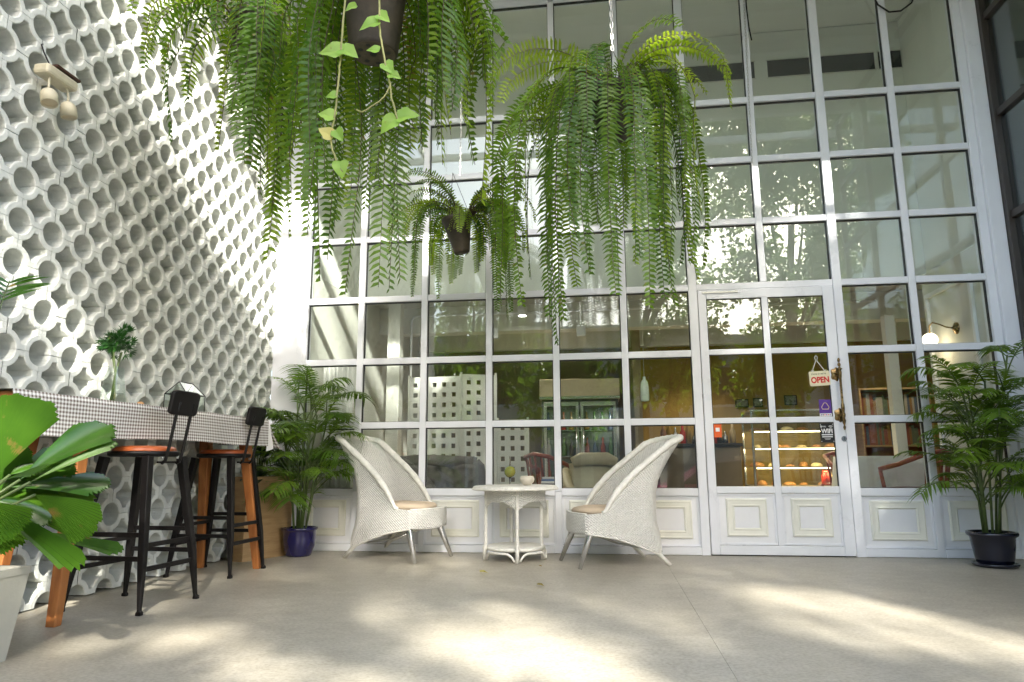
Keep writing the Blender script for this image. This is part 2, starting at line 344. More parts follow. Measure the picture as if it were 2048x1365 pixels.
# ================================================================== BREEZE BLOCK WALL
S = 0.20663; Y0 = -2.6685; Z0 = 0.005
def block_mesh():
    b = MB(); h = S / 2 - .0013; r1 = .303 * S; r2 = .450 * S; ch = .004; D = 0.16; n = 6; wb = .350 * S
    # local: x out of wall (front at 0), y along wall, z up
    for sy in (-1, 1):
        for sz in (-1, 1):
            P = lambda r, a, x: (x, sy * (h - r * math.cos(a)), sz * (h - r * math.sin(a)))
            A = [PI / 2 * k / n for k in range(n + 1)]
            fl_ = sy * sz > 0
            def q(p0, p1, p2, p3, sm=True):
                b.quad(*((p0, p1, p2, p3) if fl_ else (p3, p2, p1, p0)), smooth=sm)
            for k in range(n):
                a0, a1 = A[k], A[k + 1]
                q(P(r1, a0, -D), P(r1, a1, -D), P(r1, a1, -ch), P(r1, a0, -ch))
                q(P(r1, a0, -ch), P(r1, a1, -ch), P(r1 + ch, a1, 0), P(r1 + ch, a0, 0))
                q(P(r1 + ch, a0, 0), P(r1 + ch, a1, 0), P(r2 - ch, a1, 0), P(r2 - ch, a0, 0), False)
                q(P(r2 - ch, a0, 0), P(r2 - ch, a1, 0), P(r2, a1, -ch), P(r2, a0, -ch))
                q(P(r2, a0, -ch), P(r2, a1, -ch), P(r2, a1, -D), P(r2, a0, -D))
    t = S / 2 - math.sqrt(max(r2 ** 2 - (S / 2 - wb) ** 2, 0)) + .0015; t2 = S / 2 - r2 + .0015; x = -.0012
    for s in (-1, 1):
        for ax in (0, 1):
            def pt(a, c, xx): return (xx, s * a, c) if ax == 0 else (xx, c, s * a)
            f = (pt(h, -t2, x), pt(h, t2, x), pt(wb + .004, t, x), pt(wb + .004, -t, x))
            g = (pt(wb + .004, -t, x), pt(wb + .004, t, x), pt(wb, t, x - .004), pt(wb, -t, x - .004))
            e = (pt(wb, -t, x - .004), pt(wb, t, x - .004), pt(wb, t, -D), pt(wb, -t, -D))
            fl_ = (s > 0) != (ax == 0)
            for q in (f, g, e): b.quad(*(q[::-1] if fl_ else q))
    return b
bb = block_mesh(); bme = bb.mesh('breeze_block'); bme.materials.append(MT['block'])
wall = thing('breeze_block_wall', 'tall white breeze block wall of rings and star shaped openings beside the bar table', 'wall', (WX, 0, 0))
far = MB(); cnt = 0
for i in range(-14, 14):
    for j in range(0, 23):
        y = Y0 + (i + .5) * S; z = Z0 + (j + .5) * S
        if y > -0.05: continue
        jx = random.uniform(-.0015, .0015); ry = random.uniform(-.004, .004)
        if i >= -1 and j < 20 and cnt < 300:
            inst(bme, 'block', wall, (jx, y + random.uniform(-.0006, .0006), z), (ry, random.uniform(-.006, .006), random.uniform(-.006, .006))); cnt += 1
        else:
            i0 = len(far.v); far.v += [(a + jx, b_ + y, c + z) for a, b_, c in bb.v]
            far.f += [tuple(q + i0 for q in f) for f in bb.f]; far.sm += bb.sm
o = far.build('outer_blocks', 'block', wall); struct(o, 'stuff')
MB().box(-.24, -.174, -5.7, 0, 0, 4.8).build('backing', 'plaster', wall)
MB().box(-.172, .004, -5.7, -.052, Z0 + 23 * S + .002, 5.055).build('coping', 'plaster', wall)

# ================================================================== STOREFRONT
PX = 0.55
ROWS = [0.515, 1.001, 1.533, 2.065, 2.600, 3.130, 3.654, 4.745]
sf = thing('glass_storefront', 'white framed storefront of square glass panes above cream moulded panels', 'storefront', (0, 0, 0))
HW = .026
def frame(x0, x1, z0, z1, y0=-.035, y1=.045, name='mullion', par=sf, m='white_frame', bev=.004):
    return MB().box(x0, x1, y0, y1, z0, z1).build(name, m, par, bevel=bev)
def pane(x0, x1, z0, z1, par=sf, y=.0, g=.006):
    xm, zm = (x0 + x1) / 2, (z0 + z1) / 2; x0, x1, z0, z1 = x0 - xm, x1 - xm, z0 - zm, z1 - zm
    p = MB().box(x0, x1, y - .003, y + .003, z0, z1).build('pane', 'glass', par); p.location = (xm, 0, zm); p.rotation_euler = (random.gauss(0, .0022), 0, random.gauss(0, .0022))
    q = MB()
    for a in ((x0, x0 + g, z0, z1), (x1 - g, x1, z0, z1), (x0 + g, x1 - g, z1 - g * 1.3, z1), (x0 + g, x1 - g, z0, z0 + g * .6)):
        q.box(a[0], a[1], y - .014, y + .012, a[2], a[3])
    q.build('gasket', 'gasket', p)
    return p
# verticals
frame(-.217, .04, 0, 5.05, -.05, .07, 'side_post'); frame(.04, .075, .43, 4.745, -.045, .05, 'side_trim')
frame(5.475, 5.535, 0, 5.05, -.045, .06, 'side_trim'); frame(5.537, 5.64, 0, 5.05, -.075, .06, 'side_post')
for i in range(1, 10):
    x = i * PX
    if i == 7: frame(x - HW, x + HW, 2.092, 4.72)
    elif i in (6, 8): frame(x - .033, x + .033, 0.0, 4.72, -.040, .05)
    else: frame(x - HW, x + HW, .47, 4.72)
X0s = [.075] + [i * PX + HW for i in range(1, 10)]; X1s = [i * PX - HW for i in range(1, 10)] + [5.475]
for i in (6, 8): X0s[i] += .007; X1s[i - 1] -= .007
for r, z in enumerate(ROWS):
    for c in range(10):
        if c in (6, 7) and r < 3: continue
        if r == 0: frame(X0s[c], X1s[c], .435, .492, -.033, .045, 'sill')
        else:
            x0, x1 = X0s[c], X1s[c]
            if c == 6 and r == 3: x1 = X1s[7]
            if c == 7 and r == 3: continue
            frame(x0, x1, z - HW, z + HW, -.033, .043, 'transom')
frame(.04, 5.475, 4.773, 5.05, -.034, .04, 'head_panel')
for c in range(10):
    for r in range(len(ROWS) - 1):
        if c in (6, 7) and r < 3: continue
        z0 = .492 if r == 0 else ROWS[r] + HW
        pane(X0s[c], X1s[c], z0, ROWS[r + 1] - HW)
def moulded(x0, x1, z0, z1, par, y=-.012, inset=.055, dw=.062):
    p = MB().box(x0, x1, y, y + .03, z0, z1).build('panel', 'white', par)
    a0, a1, b0, b1 = x0 + inset, x1 - inset, z0 + inset, z1 - inset * .55
    prof = [(0, 0), (.003, -.010), (.012, -.013), (.020, -.010), (.044, -.008), (.052, -.011), (dw, -.002)]
    m = MB(); n = len(prof)
    ring = []
    for d, h in prof:
        ring.append([(a0 + d, y + h, b0 + d), (a1 - d, y + h, b0 + d), (a1 - d, y + h, b1 - d), (a0 + d, y + h, b1 - d)])
    for k in range(n - 1):
        for q in range(4): m.quad(ring[k][q], ring[k][(q + 1) % 4], ring[k + 1][(q + 1) % 4], ring[k + 1][q])
    m.build('moulding', 'cream', p)
    b = MB(); e = .016
    for q in ((x0, x1, z1 - e, z1), (x0, x1, z0, z0 + e), (x0, x0 + e, z0 + e, z1 - e), (x1 - e, x1, z0 + e, z1 - e)): b.box(q[0], q[1], y - .008, y - .0005, q[2], q[3])
    b.build('bead', 'white_frame', p, bevel=.003)
    return p
for c in range(10):
    if c in (6, 7): continue
    x0 = X0s[c] if c not in (6,) else X0s[c]
    moulded(X0s[c], X1s[c], .062, .432, sf)
    frame(X0s[c], X1s[c], 0.002, .060, -.040, .04, 'bottom_rail')
for i in (1, 2, 3, 4, 5, 9): frame(i * PX - HW, i * PX + HW, 0.002, .468, -.031, .04, 'stile')

# ------------------------------------------------------------------ door
DX0, DX1 = 3.338, 4.362
door = thing('glazed_door', 'white glazed cafe door with two moulded lower panels and brass pull handle', 'door', (3.34, 0, 0))
def D(b, n, m, bev=.004): return b.build(n, m, door, world=True, bevel=bev)
y0, y1 = -.047, -.002
D(MB().box(DX0, DX0 + .062, y0, y1, .008, 2.035), 'stile', 'white_frame'); D(MB().box(DX1 - .078, DX1, y0, y1, .008, 2.035), 'stile', 'white_frame')
D(MB().box(DX0 + .062, DX1 - .078, y0 + .001, y1, 1.962, 2.035), 'top_rail', 'white_frame')
D(MB().box(DX0 + .062, DX1 - .078, y0 + .001, y1, .008, .075), 'bottom_rail', 'white_frame')
cxm = 3.846
gx = [(DX0 + .062, cxm - .024), (cxm + .024, DX1 - .078)]
D(MB().box(cxm - .024, cxm + .024, y0 + .002, y1, .075, 1.962), 'muntin', 'white_frame')
zz = [(.505, .98), (1.022, 1.515), (1.557, 1.962)]
for (a, b) in gx:
    for (z0, z1) in ((.455, .505), (.98, 1.022), (1.515, 1.557)):
        D(MB().box(a, b, y0 + .004, y1 - .002, z0, z1), 'muntin', 'white_frame')
    for (z0, z1) in zz:
        p = MB().box(a, b, -.028, -.022, z0, z1).build('pane', 'glass', door, world=True)
        q = MB(); g = .005
        for s in ((a, a + g, z0, z1), (b - g, b, z0, z1), (a + g, b - g, z1 - g, z1)): q.box(s[0] - 3.34, s[1] - 3.34, -.036, -.0205, s[2], s[3])
        q.build('gasket', 'gasket', p)
    pp = moulded(a - 3.34, b - 3.34, .078, .452, door, -.026, .062, .062)
D(MB().box(DX0 + .002, DX1 - .002, y0 + .01, y1 - .01, .001, .008), 'door_sweep', 'gasket', 0)
def lath(prof, c, name, m, par, n=16): return MB().lathe(prof, n, c).build(name, m, par)
HX, HY = DX1 - .022 - 3.34, -.098
prof = [(0.001, 1.460), (.008, 1.452), (.011, 1.442), (.008, 1.430), (.004, 1.424), (.010, 1.414), (.013, 1.404), (.006, 1.394), (.010, 1.382), (.022, 1.374), (.010, 1.366), (.014, 1.350), (.012, 1.320), (.009, 1.300), (.0085, 1.12), (.013, 1.10), (.013, 1.07), (.009, 1.05), (.015, 1.03), (.010, 1.005), (.014, .985), (.009, .965), (.005, .952), (.010, .938), (.006, .922), (.001, .915)]
hb = MB().lathe([(r, z) for r, z in prof], 14, (HX, HY, 0)).build('pull_handle', 'brass', door)
for z in (1.34, 1.03):
    mm = MB(); mm.tube([(HX, HY, z), (HX - .01, -.07, z), (HX - .014, -.048, z)], [.010, .012, .016], 10)
    mm.grid(lambda u, v: (HX - .016 + .034 * v * math.cos(2 * PI * u) * (1 + .12 * math.cos(10 * PI * u)), -.0485 - .012 * (1 - v * v), z + .05 * v * math.sin(2 * PI * u) * (1 + .12 * math.cos(10 * PI * u))), 40, 4)
    mm.build('rosette', 'brass', hb)
lk = MB(); lk.tube([(HX + .004, -.046, .855), (HX + .004, -.058, .855)], .019, 16); lk.build('lock', 'chrome', door)
kk = MB(); kk.box(HX + .002, HX + .006, -.0595, -.0585, .846, .864); kk.build('keyhole', 'gasket', door)
cl = MB(); cl.box(.03, .30, -.058, -.048, 2.008, 2.020); cl.box(.285, .305, -.062, -.048, 2.006, 2.022); cl.build('door_closer_arm', 'steel', door)

# ================================================================== RIGHT DARK SHOPFRONT
df = thing('dark_shopfront', 'dark bronze framed glass shopfront at right angles to the white storefront', 'shopfront', (5.66, 0, 0))
def dfb(a, n, m, bev=.003): return a.build(n, m, df, world=True, bevel=bev)
dfb(MB().box(5.642, 5.72, -.115, .10, 0, 5.05), 'corner_post', 'darkframe')
for y in (-.78, -1.62, -2.46, -3.30):
    dfb(MB().box(5.66, 5.72, y - .03, y + .03, 0, 5.05), 'post', 'darkframe')
zs = [0.0, .86, 1.69, 2.52, 3.35, 4.18, 5.0]
ysd = [-.115, -.75, -.81, -1.59, -1.65, -2.43, -2.49, -3.27]
for a in range(0, 8, 2):
    for z in zs: dfb(MB().box(5.662, 5.718, ysd[a + 1], ysd[a], max(0, z - .028), z + .028), 'rail', 'darkframe')
    for i in range(len(zs) - 1): dfb(MB().box(5.687, 5.693, ysd[a + 1], ysd[a], zs[i] + .028, zs[i + 1] - .028), 'pane', 'glass', 0)
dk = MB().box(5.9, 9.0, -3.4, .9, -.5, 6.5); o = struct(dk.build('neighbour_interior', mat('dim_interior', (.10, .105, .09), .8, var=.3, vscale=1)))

# ================================================================== ROOF OVER THE TERRACE
rf = thing('terrace_roof', 'flat white roof slab over the storefront carrying the plant hooks', 'roof', (0, 0, 4.85))
MB().box(-.5, 5.895, -2.94, .1, 5.06, 5.2).build('slab', 'plaster', rf, world=True)
for y in (-.72, -1.42, -2.78):
    MB().box(-.4, 5.7, y - .04, y + .04, 4.93, 5.055).build('joist', 'white_frame', rf, world=True)
pg = thing('steel_beam', 'thin white steel beam carried out beyond the roof edge', 'beam', (0, -3.33, 4.9))
MB().box(-.2, 5.7, -3.36, -3.30, 4.86, 4.95).build('flange', 'white_frame', pg, world=True)
for x in (.2, 5.4): MB().box(x - .03, x + .03, -3.30, -2.94, 4.87, 4.94).build('arm', 'white_frame', pg, world=True)

# ================================================================== CAFE INTERIOR
MT['void'] = mat('upper_wall_paint', (0.84, 0.86, 0.80), .8, var=.04, vscale=2)
MT['int_wall'] = mat('interior_wall', (0.72, 0.72, 0.66), .8, var=.06, vscale=2)
MT['int_ceil'] = mat('interior_ceiling', (0.55, 0.55, 0.52), .8, var=.06, vscale=2)
MT['ochre'] = mat('ochre_wall', (0.40, 0.25, 0.055), .7, var=.25, vscale=2)
MT['vent'] = mat('vent_dark', (0.02, 0.022, 0.024), .5)
MT['intfloor'] = mat('interior_tiles', (0.34, 0.30, 0.24), .4, var=.2, vscale=4)
MT['sofa'] = mat('grey_velvet', (0.20, 0.185, 0.175), .85, var=.35, vscale=12, bump=.15)
MT['peg'] = mat('white_lacquer', (0.78, 0.78, 0.72), .45)
MT['redwood'] = mat('red_wood', (0.30, 0.065, 0.03), .35, var=.35, vscale=8, stretch=(1, 1, 6))
MT['beigeleather'] = mat('beige_leather', (0.42, 0.37, 0.24), .5, var=.2, vscale=7, bump=.1)
MT['fridgein'] = mat('fridge_inside', (0.12, 0.13, 0.12), .5, var=.4, vscale=6)
MT['warm'] = emit('warm_light', (1.0, 0.80, 0.45), 4)
MT['lampw'] = emit('downlight_glow', (1.0, 0.95, 0.85), 14)
MT['globe'] = emit('globe_glow', (1.0, 0.85, 0.62), 0.9)
MT['pastry'] = mat('pastry', (0.34, 0.14, 0.035), .6, var=.5, vscale=25, bump=.5, bscale=40)
MT['cake'] = mat('cream_cake', (0.50, 0.38, 0.22), .6, var=.3, vscale=20)
MT['jarred'] = mat('red_jar', (0.45, 0.03, 0.02), .25)
MT['cloth'] = mat('white_tablecloth', (0.70, 0.70, 0.66), .9, var=.12, vscale=6, bump=.2, bscale=12)
MT['curtain'] = mat('white_curtain', (0.80, 0.80, 0.78), .9)
MT['brownwall'] = mat('taupe_wall', (0.33, 0.27, 0.18), .8, var=.2, vscale=2)

struct(MB().box(-.4, 8.0, .05, 6.2, -.03, -.004).build('interior_floor', 'intfloor'))
sw = lambda b, n, m: struct(b.build(n, m))
sw(MB().box(0.05, 5.619, 1.2, 1.32, 2.36, 5.05), 'bulkhead_wall', 'void')
sw(MB().box(-.1, 0.05, .075, 1.32, 2.36, 5.05), 'void_side_wall', 'void')
sw(MB().box(5.62, 5.74, .105, 1.32, 2.362, 5.05), 'void_side_wall', 'void')
sw(MB().box(-.1, 5.74, .105, 1.32, 5.06, 5.2), 'void_ceiling', 'void')
sw(MB().box(0.05, 8.0, 1.27, 6.2, 2.44, 2.56), 'interior_ceiling', 'int_ceil'); sw(MB().box(5.62, 8.0, .95, 1.05, -.004, 2.44), 'interior_wall_front', 'int_wall'); sw(MB().box(.05, 8.0, 6.1, 6.2, -.004, 2.44), 'interior_wall_far', 'int_wall')
sw(MB().box(0.05, 8.0, 1.93, 2.12, 2.14, 2.438), 'ceiling_beam', 'int_wall')
sw(MB().box(.05, 8.0, 3.6, 3.7, 2.20, 2.438), 'ceiling_beam', 'int_wall')
sw(MB().box(-.1, .049, .075, 6.2, -.004, 2.358), 'interior_wall_left', 'int_wall'); sw(MB().box(-.1, .0495, 1.33, 6.2, 2.358, 2.56), 'interior_wall_left', 'int_wall')
sw(MB().box(5.5, 5.62, .08, 1.05, -.004, 2.36), 'interior_wall_right', 'int_wall')
sw(MB().box(7.9, 8.0, 1.05, 6.2, -.004, 2.44), 'interior_wall_end', 'int_wall')
sw(MB().box(.05, 3.05, 5.2, 5.3, -.004, 2.44), 'interior_wall_back', 'brownwall')
sw(MB().box(3.05, 8.0, 4.0, 4.1, -.004, 2.44), 'counter_wall', 'ochre')
sw(MB().box(2.95, 3.05, 3.2, 5.2, -.004, 2.44), 'interior_wall_return', 'brownwall')
# dark slot vents in the bulkhead
for i, (a, b, z0, z1) in enumerate(((2.62, 3.42, 4.545, 4.73), (3.46, 4.20, 4.545, 4.73), (4.33, 5.36, 4.545, 4.73), (5.40, 5.612, 4.545, 4.73))):
    v = thing('slot_vent', 'dark slot vent high in the wall behind the upper panes', 'vent', (a, 1.2, z0), group='slot vents in the bulkhead')
    MB().box(0, b - a, -.006, -.001, 0, z1 - z0).build('recess', 'vent', v)
    fr = MB(); w_ = b - a; h_ = z1 - z0
    for q in ((-.01, w_ + .01, h_, h_ + .008), (-.01, w_ + .01, -.008, 0)): fr.box(q[0], q[1], -.012, -.001, q[2], q[3])
    fr.build('trim', 'int_wall', v)
# wall panel mouldings on interior right wall
pm = thing('wainscot_panel', 'white raised wall panel carrying the brass sconce', 'wall panel', (5.5, .55, .9))
q = MB()
for a in ((.20, .98, 2.12, 2.16), (.20, .98, .72, .76), (.20, .24, .76, 2.12), (.94, .98, .76, 2.12)): q.box(5.472, 5.499, a[0], a[1], a[2], a[3])
q.build('moulding', 'white', pm, world=True, bevel=.006)
# columns
for i, (x, y, w_) in enumerate(((5.44, 1.72, .10), (.34, 1.62, .14))):
    c = thing('square_column', ('white square column behind the cafe tables near the sconce', 'white boxed column in the corner behind the sheer curtain')[i], 'column', (x, y, 0))
    MB().box(-w_ / 2, w_ / 2, -w_ / 2, w_ / 2, 0, 2.13 if i == 0 else 2.43).build('shaft', 'int_wall', c, bevel=.006)
    MB().box(-w_ / 2 - .012, w_ / 2 + .012, -w_ / 2 - .012, w_ / 2 + .012, 0.001, .12).build('plinth', 'white', c, bevel=.004)
# pipes under the ceiling
pi_ = thing('conduit_pipe', 'thin white conduit running along the ceiling behind the storefront', 'pipe', (0.5, 1.88, 2.33))
MB().tube([(.45, 1.86, .9), (.45, 1.86, 2.28), (.47, 1.86, 2.31), (.52, 1.86, 2.325), (5.40, 1.86, 2.325)], .013, 8).build('tube', 'white', pi_, world=True)
MB().tube([(2.35, 1.66, 2.375), (2.35, 1.66, 2.37), (2.35, 1.80, 2.335), (2.35, 1.86, 2.30), (2.35, 1.88, 2.16)], .011, 8).build('branch', 'white', pi_, world=True)
for x in (1.38, 2.35): MB().box(x - .05, x + .05, 1.875, 1.925, 2.05, 2.17).build('junction_box', 'white', pi_, world=True, bevel=.005)
# curtain
cu = thing('sheer_curtain', 'white curtain hanging in folds behind the first panes by the breeze block wall', 'curtain', (.15, .3, 0))
m = MB(); m.grid(lambda u, v: (.09 + .30 * u + .006 * math.sin(v * 9 + u * 5), .30 + .022 * math.sin(u * 44) + .01 * math.sin(u * 17 + v * 3), .02 + 1.56 * v), 90, 12)
m.build('fabric', 'curtain', cu, world=True)
MB().tube([(.06, .30, 1.6), (.45, .30, 1.6)], .012, 8).build('rod', 'white', cu, world=True)

def downlight(x, y, zt, h, r, label):
    d = thing('ceiling_downlight', label, 'ceiling light', (x, y, zt))
    MB().lathe([(.001, 0), (r, 0), (r, -h), (r - .006, -h), (r - .008, -h + .012)], 24).build('can', 'white', d)
    MB().lathe([(.001, -h + .010), (r - .009, -h + .010)], 24, smooth=False).build('lens', 'lampw', d)
    li = bpy.data.lights.new('downlight_lamp', 'SPOT'); li.energy = 15; li.spot_size = R(110); li.spot_blend = .6; li.color = (1, .87, .66); li.shadow_soft_size = r
    lo = bpy.data.objects.new('downlight_lamp', li); COL.objects.link(lo); lo.parent = d; lo.location = (0, 0, -h - .02)
downlight(1.735, 1.62, 2.355, .12, .052, 'white cylinder downlight over the wicker table panes')
downlight(1.76, 2.75, 2.438, .115, .055, 'white cylinder downlight hung behind the ceiling beam')
downlight(4.14, 1.62, 2.355, .155, .050, 'white cylinder downlight just inside the glazed door')
downlight(3.75, 3.1, 2.438, .05, .05, 'small white recessed downlight over the pastry counter')
downlight(5.70, 2.9, 2.438, .08, .05, 'small white downlight over the bookshelf')

# sconce
sc = thing('wall_sconce', 'brass wall sconce with curved arm and round milk glass shade', 'wall lamp', (5.468, .46, 1.76))
m = MB(); m.lathe([(.001, .03), (.018, .028), (.024, .018), (.046, .012), (.050, .002), (.050, 0)], 20)
m.v = [(-z - .002, x, y) for x, y, z in m.v]; m.build('wall_plate', 'brass', sc)
MB().tube([(-.02, 0, 0), (-.07, .02, .015), (-.11, .06, .05), (-.13, .12, .075), (-.125, .19, .06), (-.10, .25, .02), (-.09, .27, -.01)], .0065, 8).build('arm', 'brass', sc)
MB().lathe([(.001, 0), (.02, -.002), (.028, -.02), (.03, -.035)], 16, (-.09, .275, 0)).build('fitter', 'brass', sc)
MB().sphere((-.09, .28, -.045), .062, 20, 12, (1, 1, .95)).build('globe_shade', 'globe', sc)
li = bpy.data.lights.new('sconce_lamp', 'POINT'); li.energy = .35; li.color = (1, .8, .5); li.shadow_soft_size = .06
lo = bpy.data.objects.new('sconce_lamp', li); COL.objects.link(lo); lo.parent = sc; lo.location = (-.09, .28, -.13)

# peg screens (square holes)
def screen(x0, y0, ang, wd, z1, nx, label):
    t = thing('pierced_screen', label, 'screen', (x0, y0, 0), ang)
    m = MB(); st = .103; hs = .045; nz = int((z1 - .12) / st); th = .022
    mx = (wd - nx * st) / 2
    cs = [0] + [mx + i * st + o_ for i in range(nx) for o_ in ((st - hs) / 2, (st + hs) / 2)] + [wd]
    mz = z1 - nz * st - .03
    rs = [.0] + [mz + i * st + o_ for i in range(nz) for o_ in ((st - hs) / 2, (st + hs) / 2)] + [z1]
    for i in range(len(cs) - 1):
        for j in range(len(rs) - 1):
            if i % 2 == 1 and j % 2 == 1: 
                for a in ((cs[i], rs[j], cs[i], rs[j + 1]), (cs[i + 1], rs[j], cs[i + 1], rs[j + 1]), (cs[i], rs[j], cs[i + 1], rs[j]), (cs[i], rs[j + 1], cs[i + 1], rs[j + 1])):
                    m.quad((a[0], 0, a[1]), (a[2], 0, a[3]), (a[2], th, a[3]), (a[0], th, a[1]))
                continue
            m.quad((cs[i], 0, rs[j]), (cs[i + 1], 0, rs[j]), (cs[i + 1], 0, rs[j + 1]), (cs[i], 0, rs[j + 1]))
            m.quad((cs[i], th, rs[j]), (cs[i], th, rs[j + 1]), (cs[i + 1], th, rs[j + 1]), (cs[i + 1], th, rs[j]))
    m.quad((0, 0, z1), (wd, 0, z1), (wd, th, z1), (0, th, z1))
    m.quad((0, 0, 0), (0, 0, z1), (0, th, z1), (0, th, 0)); m.quad((wd, 0, 0), (wd, th, 0), (wd, th, z1), (wd, 0, z1))
    m.build('pierced_panel', 'peg', t)
    MB().box(-.02, -.002, -.002, th + .002, 0, z1 + .02).build('frame_post', 'peg', t); MB().box(wd + .002, wd + .02, -.002, th + .002, 0, z1 + .02).build('frame_post', 'peg', t)
screen(.60, 1.32, R(-6), .53, 1.56, 5, 'white screen pierced with square holes standing behind the grey sofa')
screen(1.16, 1.27, R(24), .34, 1.58, 3, 'narrow folded white screen pierced with square holes beside the sofa arm')
screen(1.50, 1.42, R(-8), .30, 1.12, 3, 'low white screen pierced with square holes behind the glass ball ornament')
# sofa
sfa = thing('tufted_sofa', 'grey velvet sofa with rolled button tufted back seen through the panes', 'sofa', (.95, .62, 0))
def sofa_back(u, v):
    x = -.35 + .84 * u; z = .30 + .43 * v
    tuft = 0
    for bi in range(7):
        for bj in range(2):
            bx = -.30 + bi * .125 + (.06 if bj else 0); bz = .50 + bj * .12
            d = ((x - bx) ** 2 + (z - bz) ** 2) ** .5; tuft += math.exp(-(d / .028) ** 2)
    e = min(1, min(v, 1 - v) * 6)
    return (x + .0, -.06 * e + .03 * tuft - .04 * max(0, v - .7) + .02 * math.sin(u * 12), z + (.012 * math.sin(u * 21) if v > .9 else 0))
m = MB(); m.grid(sofa_back, 70, 34); m.build('backrest', 'sofa', sfa)
MB().tube([(-.36, -.02, .70), (.0, -.025, .715), (.46, -.02, .70)], [.05, .055, .05], 12).build('roll', 'sofa', sfa)
MB().tube([(.47, -.02, .69), (.50, -.02, .66), (.51, -.01, .55), (.50, 0, .35)], [.05, .055, .06, .05], 12).build('arm', 'sofa', sfa)
MB().box(-.35, .50, -.01, .5, .12, .40).build('seat', 'sofa', sfa, bevel=.04)
for x in (-.3, .45):
    for y in (.04, .45): MB().tube([(x, y, .12), (x, y, 0)], [.02, .014], 8).build('leg', 'brown', sfa)

# fridge
fg = thing('drinks_fridge', 'silver framed two door drinks fridge with a pale sign board on top', 'fridge', (1.84, 2.6, 0))
MB().box(0, .90, .02, .6, .001, 1.42).build('cabinet', 'fridgein', fg)
for i in range(2):
    x = .03 + i * .43
    b = MB()
    for q in ((x, x + .41, 1.34, 1.39), (x, x + .41, .06, .12), (x, x + .035, .12, 1.34), (x + .375, x + .41, .12, 1.34)): b.box(q[0], q[1], -.03, .005, q[2], q[3])
    d_ = b.build('door', 'chrome', fg, bevel=.004)
    MB().box(x + .035, x + .375, -.014, -.010, .12, 1.34).build('door_glass', 'glass_small', d_)
    MB().tube([(x + (.38 if i == 0 else .03), -.05, .6), (x + (.38 if i == 0 else .03), -.05, 1.1)], .01, 8).build('handle', 'chrome', d_)
for z in (.45, .75, 1.05):
    MB().box(.03, .87, .005, .018, z, z + .012).build('shelf', 'chrome', fg)
    for q in range(9):
        cc = random.choice([(.04, .09, .03), (.16, .03, .02), (.14, .10, .03), (.04, .06, .10), (.2, .2, .19), (.03, .03, .03)])
        MB().lathe([(.001, .21), (.012, .21), (.013, .15), (.03, .11), (.032, 0)], 8, (.08 + q * .09, -.002 + .0, z + .014)).build('bottle', mat('drink', cc, .2), fg)
MB().box(-.02, .92, -.03, .5, 1.425, 1.66).build('sign_board', mat('pale_board', (.55, .48, .33), .6), fg, bevel=.006)
MB().box(-.02, .92, -.034, -.031, 1.425, 1.455).build('sign_trim', 'chrome', fg)

# armchair
ac = thing('beige_armchair', 'beige leather armchair with rolled headrest behind the low panes', 'armchair', (2.48, .78, 0), R(12))
m = MB(); m.grid(lambda u, v: (-.22 + .44 * u, -.05 + .16 * v * v + .02 * math.cos(u * PI * 2), .30 + .38 * v + .02 * math.sin(u * PI)), 16, 10); m.build('backrest', 'beigeleather', ac)
MB().tube([(-.20, .06, .69), (-.12, .05, .72), (.12, .05, .72), (.20, .06, .69)], [.045, .06, .06, .045], 12).build('headrest', 'beigeleather', ac)
for s in (-1, 1): MB().tube([(s * .25, .08, .60), (s * .28, .02, .58), (s * .29, -.2, .48), (s * .29, -.45, .44), (s * .29, -.5, .30)], [.05, .06, .06, .055, .04], 10).build('arm', 'beigeleather', ac)
MB().box(-.24, .24, -.5, .05, .14, .36).build('seat', 'beigeleather', ac, bevel=.04)
for s in (-1, 1):
    for y in (-.45, .02): MB().tube([(s * .2, y, .14), (s * .2, y, 0)], [.02, .014], 8).build('leg', 'brown', ac)

def woodchair(x, y, rz, label):
    c = thing('wooden_armchair', label, 'chair', (x, y, 0), rz)
    m = MB(); m.tube([(.24, -.18, .62), (.22, .0, .66), (.14, .20, .74), (0, .25, .77), (-.14, .20, .74), (-.22, 0, .66), (-.24, -.18, .62)], .020, 8, flat=.7); m.build('back_rail', 'redwood', c)
    for k in range(5):
        a = -.6 + k * .3; MB().tube([(.20 * math.sin(a), .18 * math.cos(a), .46), (.22 * math.sin(a), .235 * math.cos(a), .75)], .011, 6).build('spindle', 'redwood', c)
    for s in (-1, 1):
        MB().tube([(s * .22, -.16, 0), (s * .22, -.16, .45), (s * .24, -.17, .61)], .017, 8).build('leg', 'redwood', c)
        MB().tube([(s * .20, .2, 0), (s * .20, .19, .46)], .017, 8).build('leg', 'redwood', c)
    MB().grid(lambda u, v: (.24 * v * math.cos(2 * PI * u), .22 * v * math.sin(2 * PI * u), .47 - .012 * (1 - v)), 20, 4).build('seat', 'redwood', c)
woodchair(2.05, 1.0, R(150), 'red wooden armchair by the stack of books behind the wicker table')
woodchair(5.17, .72, R(205), 'red wooden armchair pulled up to the white clothed table')
woodchair(5.0, 1.85, R(20), 'red wooden armchair on the far side of the white clothed table')
